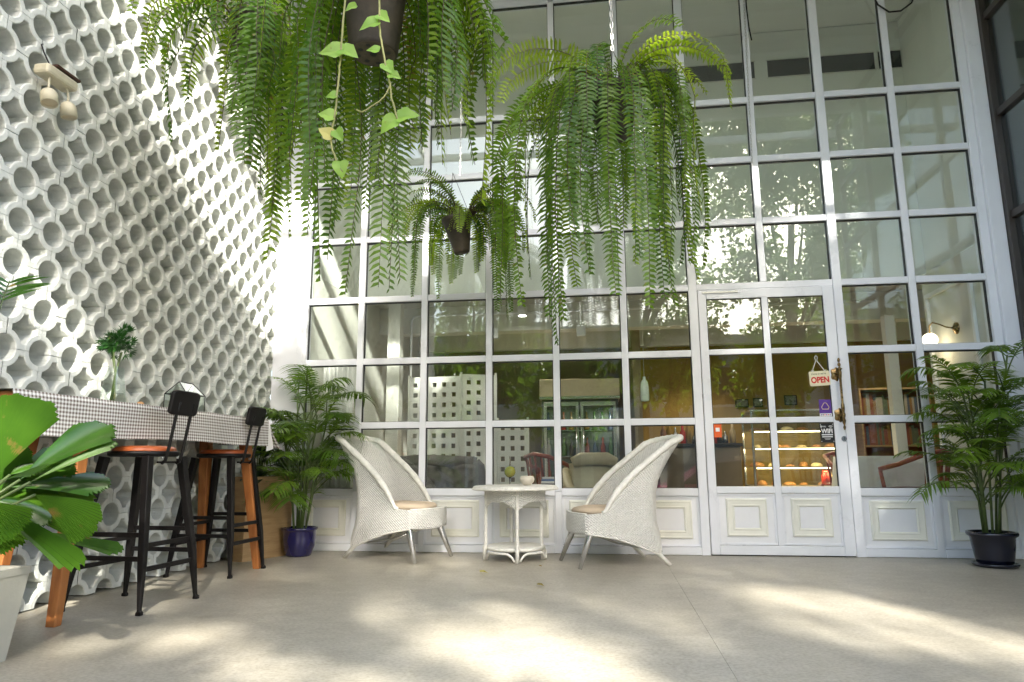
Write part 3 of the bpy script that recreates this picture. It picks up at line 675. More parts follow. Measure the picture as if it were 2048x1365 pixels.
# clothed table
ct = thing('cafe_table', 'small square cafe table hidden under a white cloth inside the storefront', 'table', (5.07, 1.26, 0))
MB().box(-.3, .3, -.3, .3, .70, .725).build('tabletop', 'redwood', ct)
for sx in (-1, 1):
    for sy in (-1, 1): MB().box(sx * .25 - .02, sx * .25 + .02, sy * .25 - .02, sy * .25 + .02, 0, .70).build('leg', 'redwood', ct)
m = MB(); N = 64
def cl_ring(t, z, r, k):
    a = 2 * PI * t; c_, s_ = math.cos(a), math.sin(a); q = max(abs(c_), abs(s_))
    f = 1 + k * math.sin(a * 14 + .6 * math.sin(a * 3))
    corner = 1 + k * 1.2 * (abs(math.sin(2 * a)) ** 3)
    return (5.07 + r * c_ / q * f * corner, 1.26 + r * s_ / q * f * corner, z)
m.grid(lambda u, v: cl_ring(u, .731 if v < .4 else .731 - (v - .4) / .6 * .42, .31 * min(1, v / .36 + .001) if v < .4 else .312 + .02 * (v - .4), 0 if v < .41 else .07 * (v - .4)), N, 10)
tag(m.build('tablecloth', 'cloth'), 'white cloth falling in folds over the cafe table inside', 'tablecloth')
# display case
dc = thing('pastry_display_case', 'lit glass pastry display case with shelves behind the door', 'display case', (4.20, 2.5, 0))
MB().box(0, 1.05, 0, .55, .001, .42).build('base_cabinet', mat('dark_counter', (.16, .14, .12), .4), dc, bevel=.01)
MB().box(0, 1.05, .53, .55, .422, 1.24).build('back_panel', mat('brass_back', (.30, .20, .06), .35, .3, var=.5, vscale=6), dc)
for x in (0, 1.03): 
    for y in (.0, .51): MB().box(x, x + .02, y, y + .02, .422, 1.24).build('post', 'chrome', dc)
MB().box(.02, 1.03, .004, .008, .43, 1.24).build('front_glass', 'glass_small', dc)
MB().box(-.005, 1.055, -.005, .555, 1.241, 1.26).build('top', 'chrome', dc)
for z in (.62, .83, 1.02):
    MB().box(.021, 1.029, .03, .50, z, z + .008).build('shelf', 'glass_small', dc)
    MB().box(.04, 1.01, .012, .028, z - .012, z - .001).build('light_strip', 'warm', dc)
    li = bpy.data.lights.new('case_lamp', 'AREA'); li.shape = 'RECTANGLE'; li.size = .95; li.size_y = .02; li.energy = .8; li.color = (1, .70, .30)
    lo = bpy.data.objects.new('case_lamp', li); COL.objects.link(lo); lo.parent = dc; lo.location = (.52, .05, z - .016)
k_ = 0
PAST = ['golden bun', 'brown loaf', 'pale cake', 'seeded roll', 'glazed tart']
for zi, z in enumerate((.425, .63, .84, 1.03)):
    for q in range(6):
        x = 4.30 + q * .16 + random.uniform(-.02, .02); y = 2.68 + random.uniform(-.04, .08); r = random.uniform(.035, .055)
        m = MB(); m.grid(lambda u, v: (r * math.sin(PI * v * .5 + .001) * math.cos(2 * PI * u) * (1 + .06 * math.cos(10 * PI * u)), r * math.sin(PI * v * .5 + .001) * math.sin(2 * PI * u), r * 1.1 * math.cos(PI * v * .5)), 14, 6)
        o = m.build('pastry', ('pastry', 'pastry', 'cake')[(q + zi) % 3 if zi else 0]); o.location = (x, y, z + .002); o.scale = (random.uniform(.9, 1.7), 1, random.uniform(.55, 1)); o.rotation_euler = (0, 0, random.uniform(-.5, .5))
        tag(o, ['golden pastry on the case floor', 'baked pastry on the lowest glass shelf of the lit case', 'baked pastry on the middle glass shelf of the lit case', 'baked pastry on the top glass shelf of the lit case'][zi], 'pastry', 'pastries in the display case')
for i, (x, z, c) in enumerate(((4.98, .425, 'jarred'), (5.08, .425, 'cake'), (5.14, .425, 'jarred'))):
    o = MB().lathe([(.001, .16), (.03, .16), (.036, .14), (.036, .12), (.045, .11), (.045, .004), (.001, .002)], 16).build('storage_jar', c); o.location = (x, 2.60, z)
    tag(o, ('red jar with a narrow neck at the end of the display case', 'cream jar between two red jars in the display case', 'dark red jar against the corner post of the display case')[i], 'jar')
# wall pictures, bookshelf, bottles on the counter
for i, (x, z, w_, h_) in enumerate(((4.32, 1.40, .17, .11), (4.55, 1.40, .12, .12), (4.95, 1.42, .16, .13))):
    f = thing('framed_picture', ('dark framed picture nearest the counter corner', 'dark framed picture between two others on the ochre wall', 'dark framed picture close to the purple sticker')[i], 'picture', (x, 3.99, z))
    MB().box(0, w_, -.02, 0, 0, h_).build('frame', 'black', f); MB().box(.012, w_ - .012, -.023, -.0205, .012, h_ - .012).build('print', mat('grey_print', (.3, .32, .28), .6, var=.9, vscale=25), f)
bs = thing('bookshelf', 'brown wooden bookshelf filled with books beyond the white column', 'bookshelf', (5.62, 3.2, 0))
MB().box(0, .8, .28, .3, 0, 1.55).build('back', 'redwood', bs)
for x in (0, .78): MB().box(x, x + .02, 0, .279, 0, 1.55).build('side', 'ply', bs)
for z in (.05, .45, .85, 1.2, 1.53): MB().box(.021, .779, .002, .279, z, z + .02).build('shelf', 'ply', bs)
for z in (.47, .87, 1.22):
    x = .03
    while x < .74:
        w_ = random.uniform(.02, .04); h_ = random.uniform(.18, .27)
        MB().box(x, x + w_ - .002, .04, .22, z + .001, z + h_).build('book', mat('spine', random.choice([(.18, .05, .03), (.28, .25, .2), (.06, .08, .12), (.2, .10, .03), (.08, .1, .06)]), .6), bs); x += w_
# counter tower with bottles left of the case
cs_ = thing('service_counter', 'dark service counter with coffee gear left of the lit display case', 'counter', (3.2, 2.9, 0))
MB().box(0, .95, 0, .6, 0, .86).build('body', mat('counter_front', (.09, .075, .06), .5, var=.3, vscale=3), cs_, bevel=.01); MB().box(-.02, .97, -.03, .62, .862, .90).build('worktop', 'black', cs_, bevel=.004)
for i in range(12):
    c = random.choice(['pastry', 'jarred', 'cake', 'chrome', 'ochre'])
    h_ = random.uniform(.14, .28)
    o = MB().lathe([(.001, h_), (.014, h_), (.015, h_ * .75), (.035, h_ * .6), (.036, .003), (.001, .002)], 12).build('bottle', c); o.location = (3.28 + i * .075, 3.0 + random.uniform(0, .2), .902)
    tag(o, 'small bottle in the row on the dark service counter', 'bottle', 'bottles on the service counter')
# inner side table, tray, ball ornament, books
it = thing('low_wooden_table', 'low brown wooden table just inside the panes carrying ornament and books', 'table', (1.9, .35, 0))
MB().box(-.30, .34, -.14, .18, .455, .485).build('tabletop', 'redwood', it, bevel=.004)
for sx in (-.26, .30):
    for sy in (-.1, .14): MB().box(sx - .018, sx + .018, sy - .018, sy + .018, 0, .455).build('leg', 'redwood', it)
ty = MB(); ty.box(1.66, 1.90, .22, .34, .486, .498); ty.box(1.66, 1.90, .215, .222, .486, .512); ty.box(1.66, 1.90, .338, .345, .486, .512)
tag(ty.build('wooden_tray', 'redwood', bevel=.002), 'red brown wooden tray under the glass ball ornament', 'tray')
MT['ballglass'] = mat('green_yellow_glass', (.10, .30, .02), .08, var=1.0, vscale=7, col2=(.62, .46, .02), coat=.8)
bl = thing('glass_ball_ornament', 'green and yellow glass ball on a little stem standing on the tray', 'ornament', (1.775, .28, .499))
MB().lathe([(.001, .0), (.022, .0), (.020, .006), (.004, .012), (.004, .060), (.012, .072)], 16).build('foot', 'black', bl)
MB().sphere((0, 0, .118), .048, 22, 14).build('ball', 'ballglass', bl)
MB().tube([(0, 0, .165), (.003, 0, .20), (0, .002, .245)], [.006, .003, .002], 8).build('finial', 'brass', bl)
for i in range(5):
    z = .487 + i * .017; w_ = .16 - .006 * i
    o = MB().box(-w_ / 2, w_ / 2, -.06, .06, 0, .015).build('book', mat('cover', [(.5, .5, .48), (.08, .08, .09), (.55, .54, .5), (.12, .18, .34), (.5, .5, .5)][i], .5), bevel=.002)
    o.location = (2.10 + random.uniform(-.01, .01), .40, z); o.rotation_euler = (0, 0, random.uniform(-.1, .1))
    tag(o, ['pale book at the bottom of the stack', 'black book second from the bottom of the stack', 'white book in the middle of the stack', 'blue book second from the top of the stack', 'pale book on top of the stack'][i] + ' on the low wooden table', 'book', 'stack of books')
# hanging glass bottle inside
hb_ = thing('hanging_glass_bottle', 'clear glass bottle hung on a thread behind the pane by the right wicker chair', 'bottle', (2.90, .09, 1.17))
MB().lathe([(.001, 0), (.032, .002), (.036, .02), (.034, .12), (.028, .155), (.012, .18), (.012, .20)], 18).build('glass_body', mat('frosted_glass', (.45, .50, .46), .15), hb_)
MB().tube([(0, 0, .19), (0, -.048, .88)], .0012, 5).build('thread', 'string', hb_)

# ================================================================== WICKER CHAIRS
def pl(x, pts):
    if x <= pts[0][0]: return pts[0][1]
    for (a, b), (c, d) in zip(pts, pts[1:]):
        if x <= c:
            t = (x - a) / (c - a); return b + (d - b) * t
    return pts[-1][1]
OFF = [(0, -.16), (.08, -.085), (.19, -.03), (.30, 0), (.50, -.003), (.60, -.03), (.66, -.062), (.76, -.125), (.86, -.20), (.92, -.245)]
def plan(p):
    """p 0..1 round the U from near front to far front: (u, w, backness, arclength)"""
    Ls, La = .46, .66; tot = 2 * Ls + La; s = p * tot
    if s < Ls: u = .60 - s; return u, -.215, s
    if s > Ls + La: u = .60 - (tot - s); return u, .215, s
    a = (s - Ls) / La; th = PI * (a - .5); c = math.cos(th)
    return .14 - .125 * c ** .9 if c > 0 else .14, .215 * math.sin(th) / 1.0 if abs(th) < PI / 2 else .215, s
def ztop(u, w):
    b = max(0, (.14 - u) / .125)
    side = pl(u, [(.14, .845), (.16, .81), (.20, .75), (.25, .68), (.33, .56), (.40, .465), (.46, .37), (.60, .362)])
    return side + .055 * b ** .6 if u < .14 else side
def zbot(u, w):
    if u >= .14: return pl(u, [(.14, .075), (.20, .105), (.30, .155), (.40, .195), (.50, .215), (.60, .232)])
    b = (.14 - u) / .125; return .075 + .13 * min(1, b * 1.6)
def kb(u): t = min(1, max(0, (.56 - u) / .32)); return t * t * (3 - 2 * t)
def shell(p, z):
    u, w, s = plan(p); return Vector((u + pl(z, OFF) * kb(u), w * (1 + .06 * max(0, z - .4)), z))
def make_wicker_chair():
    c = thing('wicker_chair', 'white wicker tub chair with tan cushion beside the potted palm in the blue glazed pot', 'chair')
    def f(u, v):
        a, w, s = plan(u); z = zbot(a, w) + (ztop(a, w) - zbot(a, w)) * v; return shell(u, z)
    def uvf(u, v):
        a, w, s = plan(u); z = zbot(a, w) + (ztop(a, w) - zbot(a, w)) * v; return (s, z)
    m = MB(); m.grid(f, 76, 30, uvf)
    o = m.build('woven_shell', 'wicker', c); sd = o.modifiers.new('solid', 'SOLIDIFY'); sd.thickness = .012; sd.offset = 0
    # front apron
    m = MB(); m.grid(lambda u, v: (.60 + .035 * math.sin(PI * u), -.215 + .43 * u, .232 - .0 + .128 * v - .012 * math.sin(PI * u) * (1 - v)), 20, 8, lambda u, v: (.43 * u, .128 * v))
    o = m.build('front_apron', 'wicker', c); sd = o.modifiers.new('solid', 'SOLIDIFY'); sd.thickness = .012; sd.offset = 0
    # rolled braided rim
    rim = []
    for i in range(81):
        p = .075 + .85 * i / 80; a, w, s = plan(p); rim.append(shell(p, ztop(a, w)) + Vector((0, 0, .004)))
    m = MB(); n = len(rim); m.tube(rim, [.012 + .012 * min(1, min(i, n - 1 - i) / 8) + .0018 * math.sin(i * 1.9) for i in range(n)], 10); m.build('braided_rim', 'cane', c)
    edge = []
    for i in range(61):
        p = i / 60; a, w, s = plan(p); edge.append(shell(p, zbot(a, w)))
    m = MB(); m.tube(edge, .008, 6); m.build('lower_edge', 'cane', c)
    m = MB(); m.tube([(.60 + .035 * math.sin(PI * k / 12), -.215 + .43 * k / 12, .362) for k in range(13)], .009, 6); m.build('front_edge', 'cane', c)
    # seat deck and cushion
    out = []
    for i in range(48):
        a = 2 * PI * i / 48; ca, sa = math.cos(a), math.sin(a)
        out.append((.345 + (.275 if ca > 0 else .235) * (abs(ca) ** .75) * (1 if ca > 0 else -1), .185 * (abs(sa) ** .75) * (1 if sa > 0 else -1)))
    m = MB(); m.grid(lambda u, v: (.345 + (out[int(u * 48) % 48][0] - .345) * v * 1.03, out[int(u * 48) % 48][1] * v * 1.06, .352), 48, 2); m.build('seat_deck', 'cane', c)
    lay = [(0.0, .0), (.93, .0), (1.0, .014), (1.0, .026), (.95, .040), (.75, .050), (.4, .054), (.0, .056)]
    m = MB(); m.grid(lambda u, v: (.345 + (out[int(u * 48 + .5) % 48][0] - .345) * lay[int(v * 7 + .5)][0], out[int(u * 48 + .5) % 48][1] * lay[int(v * 7 + .5)][0], .356 + lay[int(v * 7 + .5)][1] + .003 * math.sin(u * 25)), 48, 7); m.build('seat_cushion', 'cushion', c)
    for s in (-1, 1):
        m = MB(); m.tube([(.545, s * .175, .30), (.56, s * .182, .24), (.655, s * .218, .0)], [.028, .027, .013], 14); m.build('front_leg', 'chrome', c)
        m = MB(); m.tube([(.14, s * .19, .16), (.065, s * .205, .085), (-.02, s * .212, .0)], [.014, .017, .015], 10); m.build('rear_leg', 'cane', c)
        m = MB(); m.tube([(.03, s * .20, .045 + .05), (.28, s * -.02, .135), (.54, s * -.17, .235)], .007, 6); m.build('brace', 'steel', c)
    return c
ch1 = make_wicker_chair()
ch1.location = (.716, -.212, 0); ch1.rotation_euler = (0, 0, math.atan2(-.252, .601))
ch2 = copy_tree(ch1); ch2.location = (2.894, -.375, 0); ch2.rotation_euler = (0, 0, math.atan2(-.215, -.55))
ch2.scale = (.96, .96, .96); ch2['label'] = 'white wicker tub chair with tan cushion next to the glazed door'
for c_ in (ch1, ch2): c_['group'] = 'wicker chairs at the round table'

# ================================================================== WICKER TABLE
wt = thing('wicker_table', 'round white wicker table with lower shelf standing between the wicker chairs', 'table', (1.90, -.34, 0))
FE = [(.041, -.225), (-.215, -.085), (.20, -.03), (-.06, .20)]
MB().lathe([(.001, .525), (.30, .525), (.312, .520), (.314, .508), (.305, .500), (.001, .500)], 48).build('tabletop', 'cane', wt)
MB().lathe([(.314, .512), (.322, .508), (.322, .498), (.312, .494), (.302, .499)], 48).build('edge_band', 'cane', wt)
for i, (x, y) in enumerate(FE):
    m = MB(); m.tube([(x, y, 0), (x * 1.0, y * 1.0, .07), (x * .97, y * .97, .12), (x * .96, y * .96, .45), (x * .96, y * .96, .49)], [.014, .014, .0125, .012, .012], 10); l_ = m.build('leg', 'cane', wt)
    MB().lathe([(.0165, .098), (.018, .085), (.0165, .072)], 12, (x * .99, y * .99, 0)).build('binding', 'cane', l_)
angs = sorted(math.atan2(y, x) for x, y in FE)
def apr(u, v):
    a = -PI + 2 * PI * u; d = min(abs((a - g + PI) % (2 * PI) - PI) for g in angs)
    drop = .085 + .062 * max(0, 1 - d / .42) ** 1.15
    z = .498 - drop * v; r = .217 - .006 * math.sin(v * PI)
    return (r * math.cos(a), r * math.sin(a), z)
m = MB(); m.grid(apr, 120, 8, lambda u, v: (u * 1.36, v * .12)); o = m.build('woven_apron', 'wicker', wt); sd = o.modifiers.new('solid', 'SOLIDIFY'); sd.thickness = .01
MB().lathe([(.001, .098), (.205, .098), (.218, .092), (.218, .076), (.205, .070), (.001, .070)], 40).build('lower_shelf', 'cane', wt)
for i in range(4):
    a0 = angs[i]; a1 = angs[(i + 1) % 4] + (2 * PI if i == 3 else 0)
    pts = []
    for k in range(17):
        t = k / 16; a = a0 + .09 + (a1 - a0 - .18) * t; e = min(t, 1 - t); z = .008 + .052 * min(1, e / .2) ** .55
        pts.append((.222 * math.cos(a), .222 * math.sin(a), z))
    MB().tube(pts, .0085, 8).build('foot_arch', 'cane', wt)
bw = MB(); bw.lathe([(.001, .004), (.028, .002), (.030, .004), (.052, .028), (.056, .045), (.050, .062), (.040, .068), (.038, .064), (.046, .048), (.030, .014), (.001, .010)], 28)
bw = bw.build('round_bowl', mat('off_white_ceramic', (.66, .60, .50), .35, var=.12, vscale=12)); bw.location = (1.985, -.30, .5255)
tag(bw, 'small round off white bowl with pinched rim on the wicker table', 'bowl')

# ================================================================== BAR TABLE, CLOTH, STOOLS
bt = thing('bar_table', 'tall narrow bar table with splayed orange wood legs along the breeze block wall', 'table', (0, -1.8, 0))
MB().box(-.19, .17, -3.00, -.90, .965, .998).build('tabletop', 'orangewood', bt, world=True, bevel=.004)
MB().box(-.14, .12, -2.58, -1.02, .90, .963).build('apron', 'orangewood', bt, world=True)
for (tx, ty, bx, by) in ((.125, -2.54, .155, -2.63), (.125, -1.08, .225, -.965), (-.14, -2.54, -.172, -2.62), (-.14, -1.08, -.185, -.965)):
    m = MB(); w0, w1 = .034, .022
    m.v = [(bx - w1, by - w1, 0), (bx + w1, by - w1, 0), (bx + w1, by + w1, 0), (bx - w1, by + w1, 0), (tx - w0, ty - w0, .964), (tx + w0, ty - w0, .964), (tx + w0, ty + w0, .964), (tx - w0, ty + w0, .964)]
    for q in ((0, 3, 2, 1), (4, 5, 6, 7), (0, 1, 5, 4), (1, 2, 6, 5), (2, 3, 7, 6), (3, 0, 4, 7)): m.f.append(q); m.sm.append(False)
    m.build('leg', 'orangewood', bt, world=True, bevel=.004)
MT['gingham'] = ginghammat()
TL = 2.30
def cloth(u, v):
    y = -3.03 + 2.15 * u; s = v * .60                      # s: across from wall to front hem
    wob = .006 * math.sin(u * 31) + .005 * math.sin(u * 13 + 1)
    if s < .40: return (-.200 + s, y, 1.003 + .0012 * math.sin(u * 40) * (s / .4))
    d = s - .40; hang = d * (.90 + .03 * math.sin(u * 9))
    return (.200 + .004 + wob * d / .2 + .03 * d, y + .02 * d * math.sin(u * 17), 1.002 - hang)
m = MB(); m.grid(cloth, 130, 24, lambda u, v: (2.15 * u, .60 * v))
def endc(u, v):                                            # far end drop with hanging corner
    s = u * .40; d = v * .17
    bulge = .012 * math.sin(u * 8)
    return (-.200 + s + (.05 * v * v if u > .8 else 0) * (u - .8) * 5, -.88 + .012 + .04 * v + bulge * v + (.05 * v if u > .85 else 0), 1.002 - d - (.03 * v * max(0, u - .7) / .3))
m.grid(endc, 20, 10, lambda u, v: (2.15 + .17 * v, .40 * u))
m.quad((.204, -.88, 1.001), (.206, -.874, 1.0), (.222, -.82, .80), (.208, -.90, .78))
tag(m.build('gingham_tablecloth', 'gingham'), 'brown and white gingham cloth hanging over the bar table edge', 'tablecloth')
def make_stool():
    c = thing('bar_stool', 'black steel bar stool with orange seat pad and low backrest beside the fan palm', 'bar stool')
    # local: +x away from wall
    FT = [(.215, -.205), (.215, .205), (-.215, -.205), (-.215, .205)]
    TP = [(.125, -.125), (.125, .125), (-.125, -.125), (-.125, .125)]
    for (fx, fy), (tx, ty) in zip(FT, TP):
        m = MB(); P = [Vector((fx, fy, .0)), Vector((fx, fy, .014)), Vector((fx * .985, fy * .985, .02)), Vector((fx + (tx - fx) * .28, fy + (ty - fy) * .28, .24)), Vector((tx, ty, .735))]
        m.tube(P, [.018, .018, .012, .023, .028], 4, smooth=False); m.build('leg', 'black', c, bevel=.003)
    def ringz(z, w, k=1.0):
        t = z / .735; q = [(f[0] + (p[0] - f[0]) * t, f[1] + (p[1] - f[1]) * t) for f, p in zip(FT, TP)]
        for a, b in ((0, 1), (1, 3), (3, 2), (2, 0)):
            dz = 0.0 if (a, b) in ((0, 1), (3, 2)) else .05
            MB().bar((q[a][0], q[a][1], z + dz), (q[b][0], q[b][1], z + dz), w, .022).build('footrest_bar', 'black', c)
    ringz(.20, .016); ringz(.31, .016)
    MB().lathe([(.001, .735), (.150, .735), (.168, .742), (.170, .757), (.164, .762), (.001, .762)], 36).build('seat_pan', 'black', c)
    MB().lathe([(.150, .762), (.152, .770), (.140, .784), (.10, .790), (.001, .792)], 32).build('seat_pad', 'orange', c)
    for s in (-1, 1):
        m = MB(); m.tube([(.150, s * .055, .700), (.170, s * .055, .715), (.185, s * .055, .78), (.215, s * .055, .96), (.228, s * .052, 1.01)], .0085, 8); m.build('back_post', 'black', c)
        MB().tube([(.158, s * .055 - .016, .728), (.158, s * .055 + .016, .728)], .006, 6).build('bolt', 'steel', c)
    MB().bar((.150, -.085, .706), (.150, .085, .706), .012, .010).build('back_bracket', 'black', c)
    m = MB()
    def bk(u, v):
        yy = -.108 + .216 * u; e = 1 - (2 * u - 1) ** 8 * .22
        zc = 1.005; hh = .063 * e
        z = zc + hh * (2 * v - 1); return (.226 + .012 * (2 * u - 1) ** 2 * -1 + (z - .96) * .17, yy, z)
    m.grid(bk, 20, 8); o = m.build('backrest', 'black', c); sd = o.modifiers.new('solid', 'SOLIDIFY'); sd.thickness = .024; bv = o.modifiers.new('bevel', 'BEVEL'); bv.width = .008; bv.segments = 3; bv.limit_method = 'ANGLE'
    return c
st1 = make_stool(); st1.location = (.190, -2.172, 0); st1.rotation_euler = (0, 0, R(-4))
st2 = copy_tree(st1); st2.location = (.045, -1.158, 0); st2.rotation_euler = (0, 0, R(-1))
st2['label'] = 'black steel bar stool with orange seat pad and low backrest beside the plywood planter box'
for c_ in (st1, st2): c_['group'] = 'bar stools at the bar table'

# vase with bushy plant, terrarium
vs = thing('glass_vase', 'clear tapered glass vase of water holding the spiky green plant', 'vase', (-.055, -2.13, 1.0045))
m = MB(); m.lathe([(.001, .004), (.066, .004), (.068, .010), (.046, .16), (.043, .21)], 24); m.build('glass_wall', 'glass_small', vs)
MB().lathe([(.001, .070), (.055, .070)], 24).build('water', 'glass_small', vs)
tag(MB().lathe([(.001, .0), (.018, .002), (.022, .012), (.015, .026), (.001, .03)], 14, (.06, -2.06, 1.0045)).build('cork_stopper', mat('cork', (.5, .28, .12), .8)), 'small brown cork ball beside the glass vase', 'cork')
bp = thing('spiky_cut_plant', 'bushy spiky dark green plant cutting standing in the glass vase', 'plant', (-.055, -2.13, 1.03))
for s in range(4):
    m = MB(); m.tube([(.012 * math.cos(s * 1.6), .012 * math.sin(s * 1.6), -.01), (.004, .0, .15), (.03 * math.cos(s * 1.6), .03 * math.sin(s * 1.6), .27)], [.006, .005, .004], 6); m.build('stem', 'palmstem', bp)
for k in range(58):
    th = random.uniform(0, 2 * PI); ph = math.acos(random.uniform(-1, 1)); rr = .088 * random.uniform(.2, 1)
    c0 = Vector((rr * math.sin(ph) * math.cos(th), rr * math.sin(ph) * math.sin(th), .325 + rr * math.cos(ph) * 1.05))
    m = MB()
    dirn = (c0 - Vector((0, 0, .322))).normalized()
    for q in range(22):
        d = (dirn + Vector((random.gauss(0, .6), random.gauss(0, .6), random.gauss(0, .6)))).normalized(); L_ = random.uniform(.03, .05)
        sd = d.cross(Vector((random.random(), random.random(), 1))).normalized() * .0042
        m.quad(c0, c0 + d * L_ * .5 + sd, c0 + d * L_, c0 + d * L_ * .5 - sd)
    m.build('leaf_cluster', 'bush', bp)
tr = thing('glass_terrarium', 'little house shaped glass terrarium with black edges on the gingham cloth', 'terrarium', (.02, -1.60, 1.0045))
A = [(-.07, -.10, 0), (.07, -.10, 0), (.07, .10, 0), (-.07, .10, 0), (-.07, -.10, .11), (.07, -.10, .11), (.07, .10, .11), (-.07, .10, .11), (0, -.07, .185), (0, .07, .185)]
for a, b in ((0, 1), (1, 2), (2, 3), (3, 0), (4, 5), (5, 6), (6, 7), (7, 4), (0, 4), (1, 5), (2, 6), (3, 7), (4, 8), (5, 8), (6, 9), (7, 9), (8, 9)): MB().tube([A[a], A[b]], .0028, 5).build('edge', 'black', tr)
for f in ((0, 1, 5, 4), (1, 2, 6, 5), (2, 3, 7, 6), (3, 0, 4, 7), (4, 5, 8), (5, 6, 9, 8), (6, 7, 9), (7, 4, 8, 9)):
    m = MB(); m.quad(*[A[i] for i in f]); m.build('glass_pane', 'glass_small', tr)
tag(MB().lathe([(.001, .002), (.022, .003), (.026, .02), (.020, .035), (.001, .036)], 14, (.03, -1.585, 1.008)).build('clay_pot', mat('terracotta', (.45, .14, .05), .7)), 'tiny orange clay pot inside the glass terrarium', 'pot')

# ================================================================== WALL SPOTLIGHT
sp = thing('double_spotlight', 'aged beige double spotlight mounted high on the breeze block wall', 'spotlight', (WX, -2.64, 2.56))
MB().tube([(.002, .0, .12), (.045, -.02, .115), (.075, -.03, .095)], [.012, .010, .012], 8).build('bracket', 'fixture', sp)
MB().box(.03, .12, -.10, .10, .045, .10).build('housing', 'fixture', sp, bevel=.015)
MB().box(.03, .122, -.05, .105, .104, .116).build('cover_plate', 'brown', sp)
for s, ln, tl in ((-1, .085, .14), (1, .08, .05)):
    m = MB(); m.tube([(.09, s * .05, .05), (.095, s * .062, .02), (.10, s * .064, -.01), (.10, s * .062, -.03)], .006, 8); m.build('arm', 'fixture', sp)
    m = MB(); m.lathe([(.001, 0), (.020, -.001), (.033, -.015), (.038, -.03), (.038, -ln), (.034, -ln), (.033, -ln + .012)], 20); rot_ = Matrix.Rotation(-tl * 2, 3, 'Y') @ Matrix.Rotation(s * .12, 3, 'X')
    m.v = [tuple(rot_ @ Vector(p) + Vector((.10, s * .062, -.03))) for p in m.v]; hd_ = m.build('lamp_head', 'fixture', sp)
    m = MB(); m.lathe([(.001, -ln + .010), (.033, -ln + .010)], 20); m.v = [tuple(rot_ @ Vector(p) + Vector((.10, s * .062, -.03))) for p in m.v]; m.build('lens', mat('lamp_lens', (.5, .42, .28), .3), hd_)
MB().tube([(.06, -.02, .115), (.035, -.05, .19), (.012, -.045, .235), (.004, -.03, .25)], .004, 6).build('cable', 'black', sp)

# ================================================================== SIGNS ON THE DOOR
def text(body, size, m, parent, loc, font_shear=0, name='lettering', sx=1.0, off=0.0):
    cu = bpy.data.curves.new(name, 'FONT'); cu.body = body; cu.size = size; cu.align_x = 'CENTER'; cu.align_y = 'CENTER'; cu.extrude = .0006; cu.shear = font_shear; cu.offset = off
    tmp = bpy.data.objects.new(name, cu); COL.objects.link(tmp)
    me = bpy.data.meshes.new_from_object(tmp.evaluated_get(bpy.context.evaluated_depsgraph_get())); COL.objects.unlink(tmp); bpy.data.objects.remove(tmp)
    me.materials.clear(); me.materials.append(MT[m]); o = bpy.data.objects.new(name, me); COL.objects.link(o); o.parent = parent; o.location = loc; o.rotation_euler = (R(90), 0, 0); o.scale = (sx, 1, 1); return o
def rrect(w_, h_, r, y0, y1):
    m = MB(); P = []
    for cxx, czz, a0 in ((w_ / 2 - r, h_ / 2 - r, 0), (-w_ / 2 + r, h_ / 2 - r, 90), (-w_ / 2 + r, -h_ / 2 + r, 180), (w_ / 2 - r, -h_ / 2 + r, 270)):
        for k in range(5): a = R(a0 + 22.5 * k); P.append((cxx + r * math.cos(a), czz + r * math.sin(a)))
    n = len(P); m.v = [(x, y0, z) for x, z in P] + [(x, y1, z) for x, z in P]
    m.f = [tuple(range(n)), tuple(range(2 * n - 1, n - 1, -1))] + [(i + n, (i + 1) % n + n, (i + 1) % n, i) for i in range(n)]; m.sm = [False] * len(m.f); return m
os_ = thing('open_sign', 'small cream hanging sign reading OPEN in red on the glazed door', 'sign', (4.208, -.043, 1.312))
os_.rotation_euler = (0, R(-2.5), 0)
rrect(.150, .112, .010, -.004, .0).build('board', 'signcream', os_)
text('OPEN', .062, 'red', os_, (.002, -.0052, -.014), sx=.82, off=.0022); text("Come in we're", .020, 'green_ink', os_, (-.006, -.0052, .035), .35, sx=.9)
m = MB(); m.tube([(-.048, -.003, .055), (-.012, -.003, .135), (-.018, -.003, .165), (-.006, -.003, .178), (.004, -.003, .165), (-.004, -.003, .135), (.044, -.003, .055)], .0028, 6); m.build('string', 'string', os_)
for s in (-.046, .044):
    m = MB()
    for a in (.5, 2.4, 3.7, 5.6): m.tube([(s, -.005, .058), (s + .013 * math.cos(a), -.006, .058 + .011 * math.sin(a))], .0024, 5)
    m.build('knot', 'string', os_)
MB().sphere((-.004, -.003, .170), .006, 8, 6).build('suction_hook', 'steel', os_)
ps = thing('purple_sticker', 'square purple sticker with a pale triangular outline on the door glass', 'sticker', (4.236, -.0292, 1.077))
MB().box(-.044, .044, -.0012, 0, -.030, .075).build('print', 'purple', ps); MB().box(-.044, .044, -.0012, 0, -.052, -.0302).build('white_strip', 'ink_white', ps)
tri = []
for k in range(37):
    a = 2 * PI * k / 36; r = .024 * (1 + .16 * math.cos(3 * (a - PI / 2))); tri.append((r * math.cos(a), -.0022, .022 + r * math.sin(a)))
MB().tube(tri, .0026, 5, cap=False).build('emblem', 'ink_gold', ps); MB().box(-.024, .024, -.0026, -.0014, -.0015, .0025).build('emblem_base', 'ink_gold', ps)
for i, c in enumerate(('purple', 'blackprint', 'orangepaper', 'purple', 'red', 'purple')): MB().box(-.036 + i * .0125, -.028 + i * .0125, -.0022, -.0013, -.045, -.038).build('tiny_mark', c, ps)
ws = thing('wifi_sticker', 'black sticker reading free WIFI with a signal symbol on the door glass', 'sticker', (4.238, -.0292, .900))
MB().box(-.055, .047, -.0012, 0, -.072, .072).build('print', 'blackprint', ws)
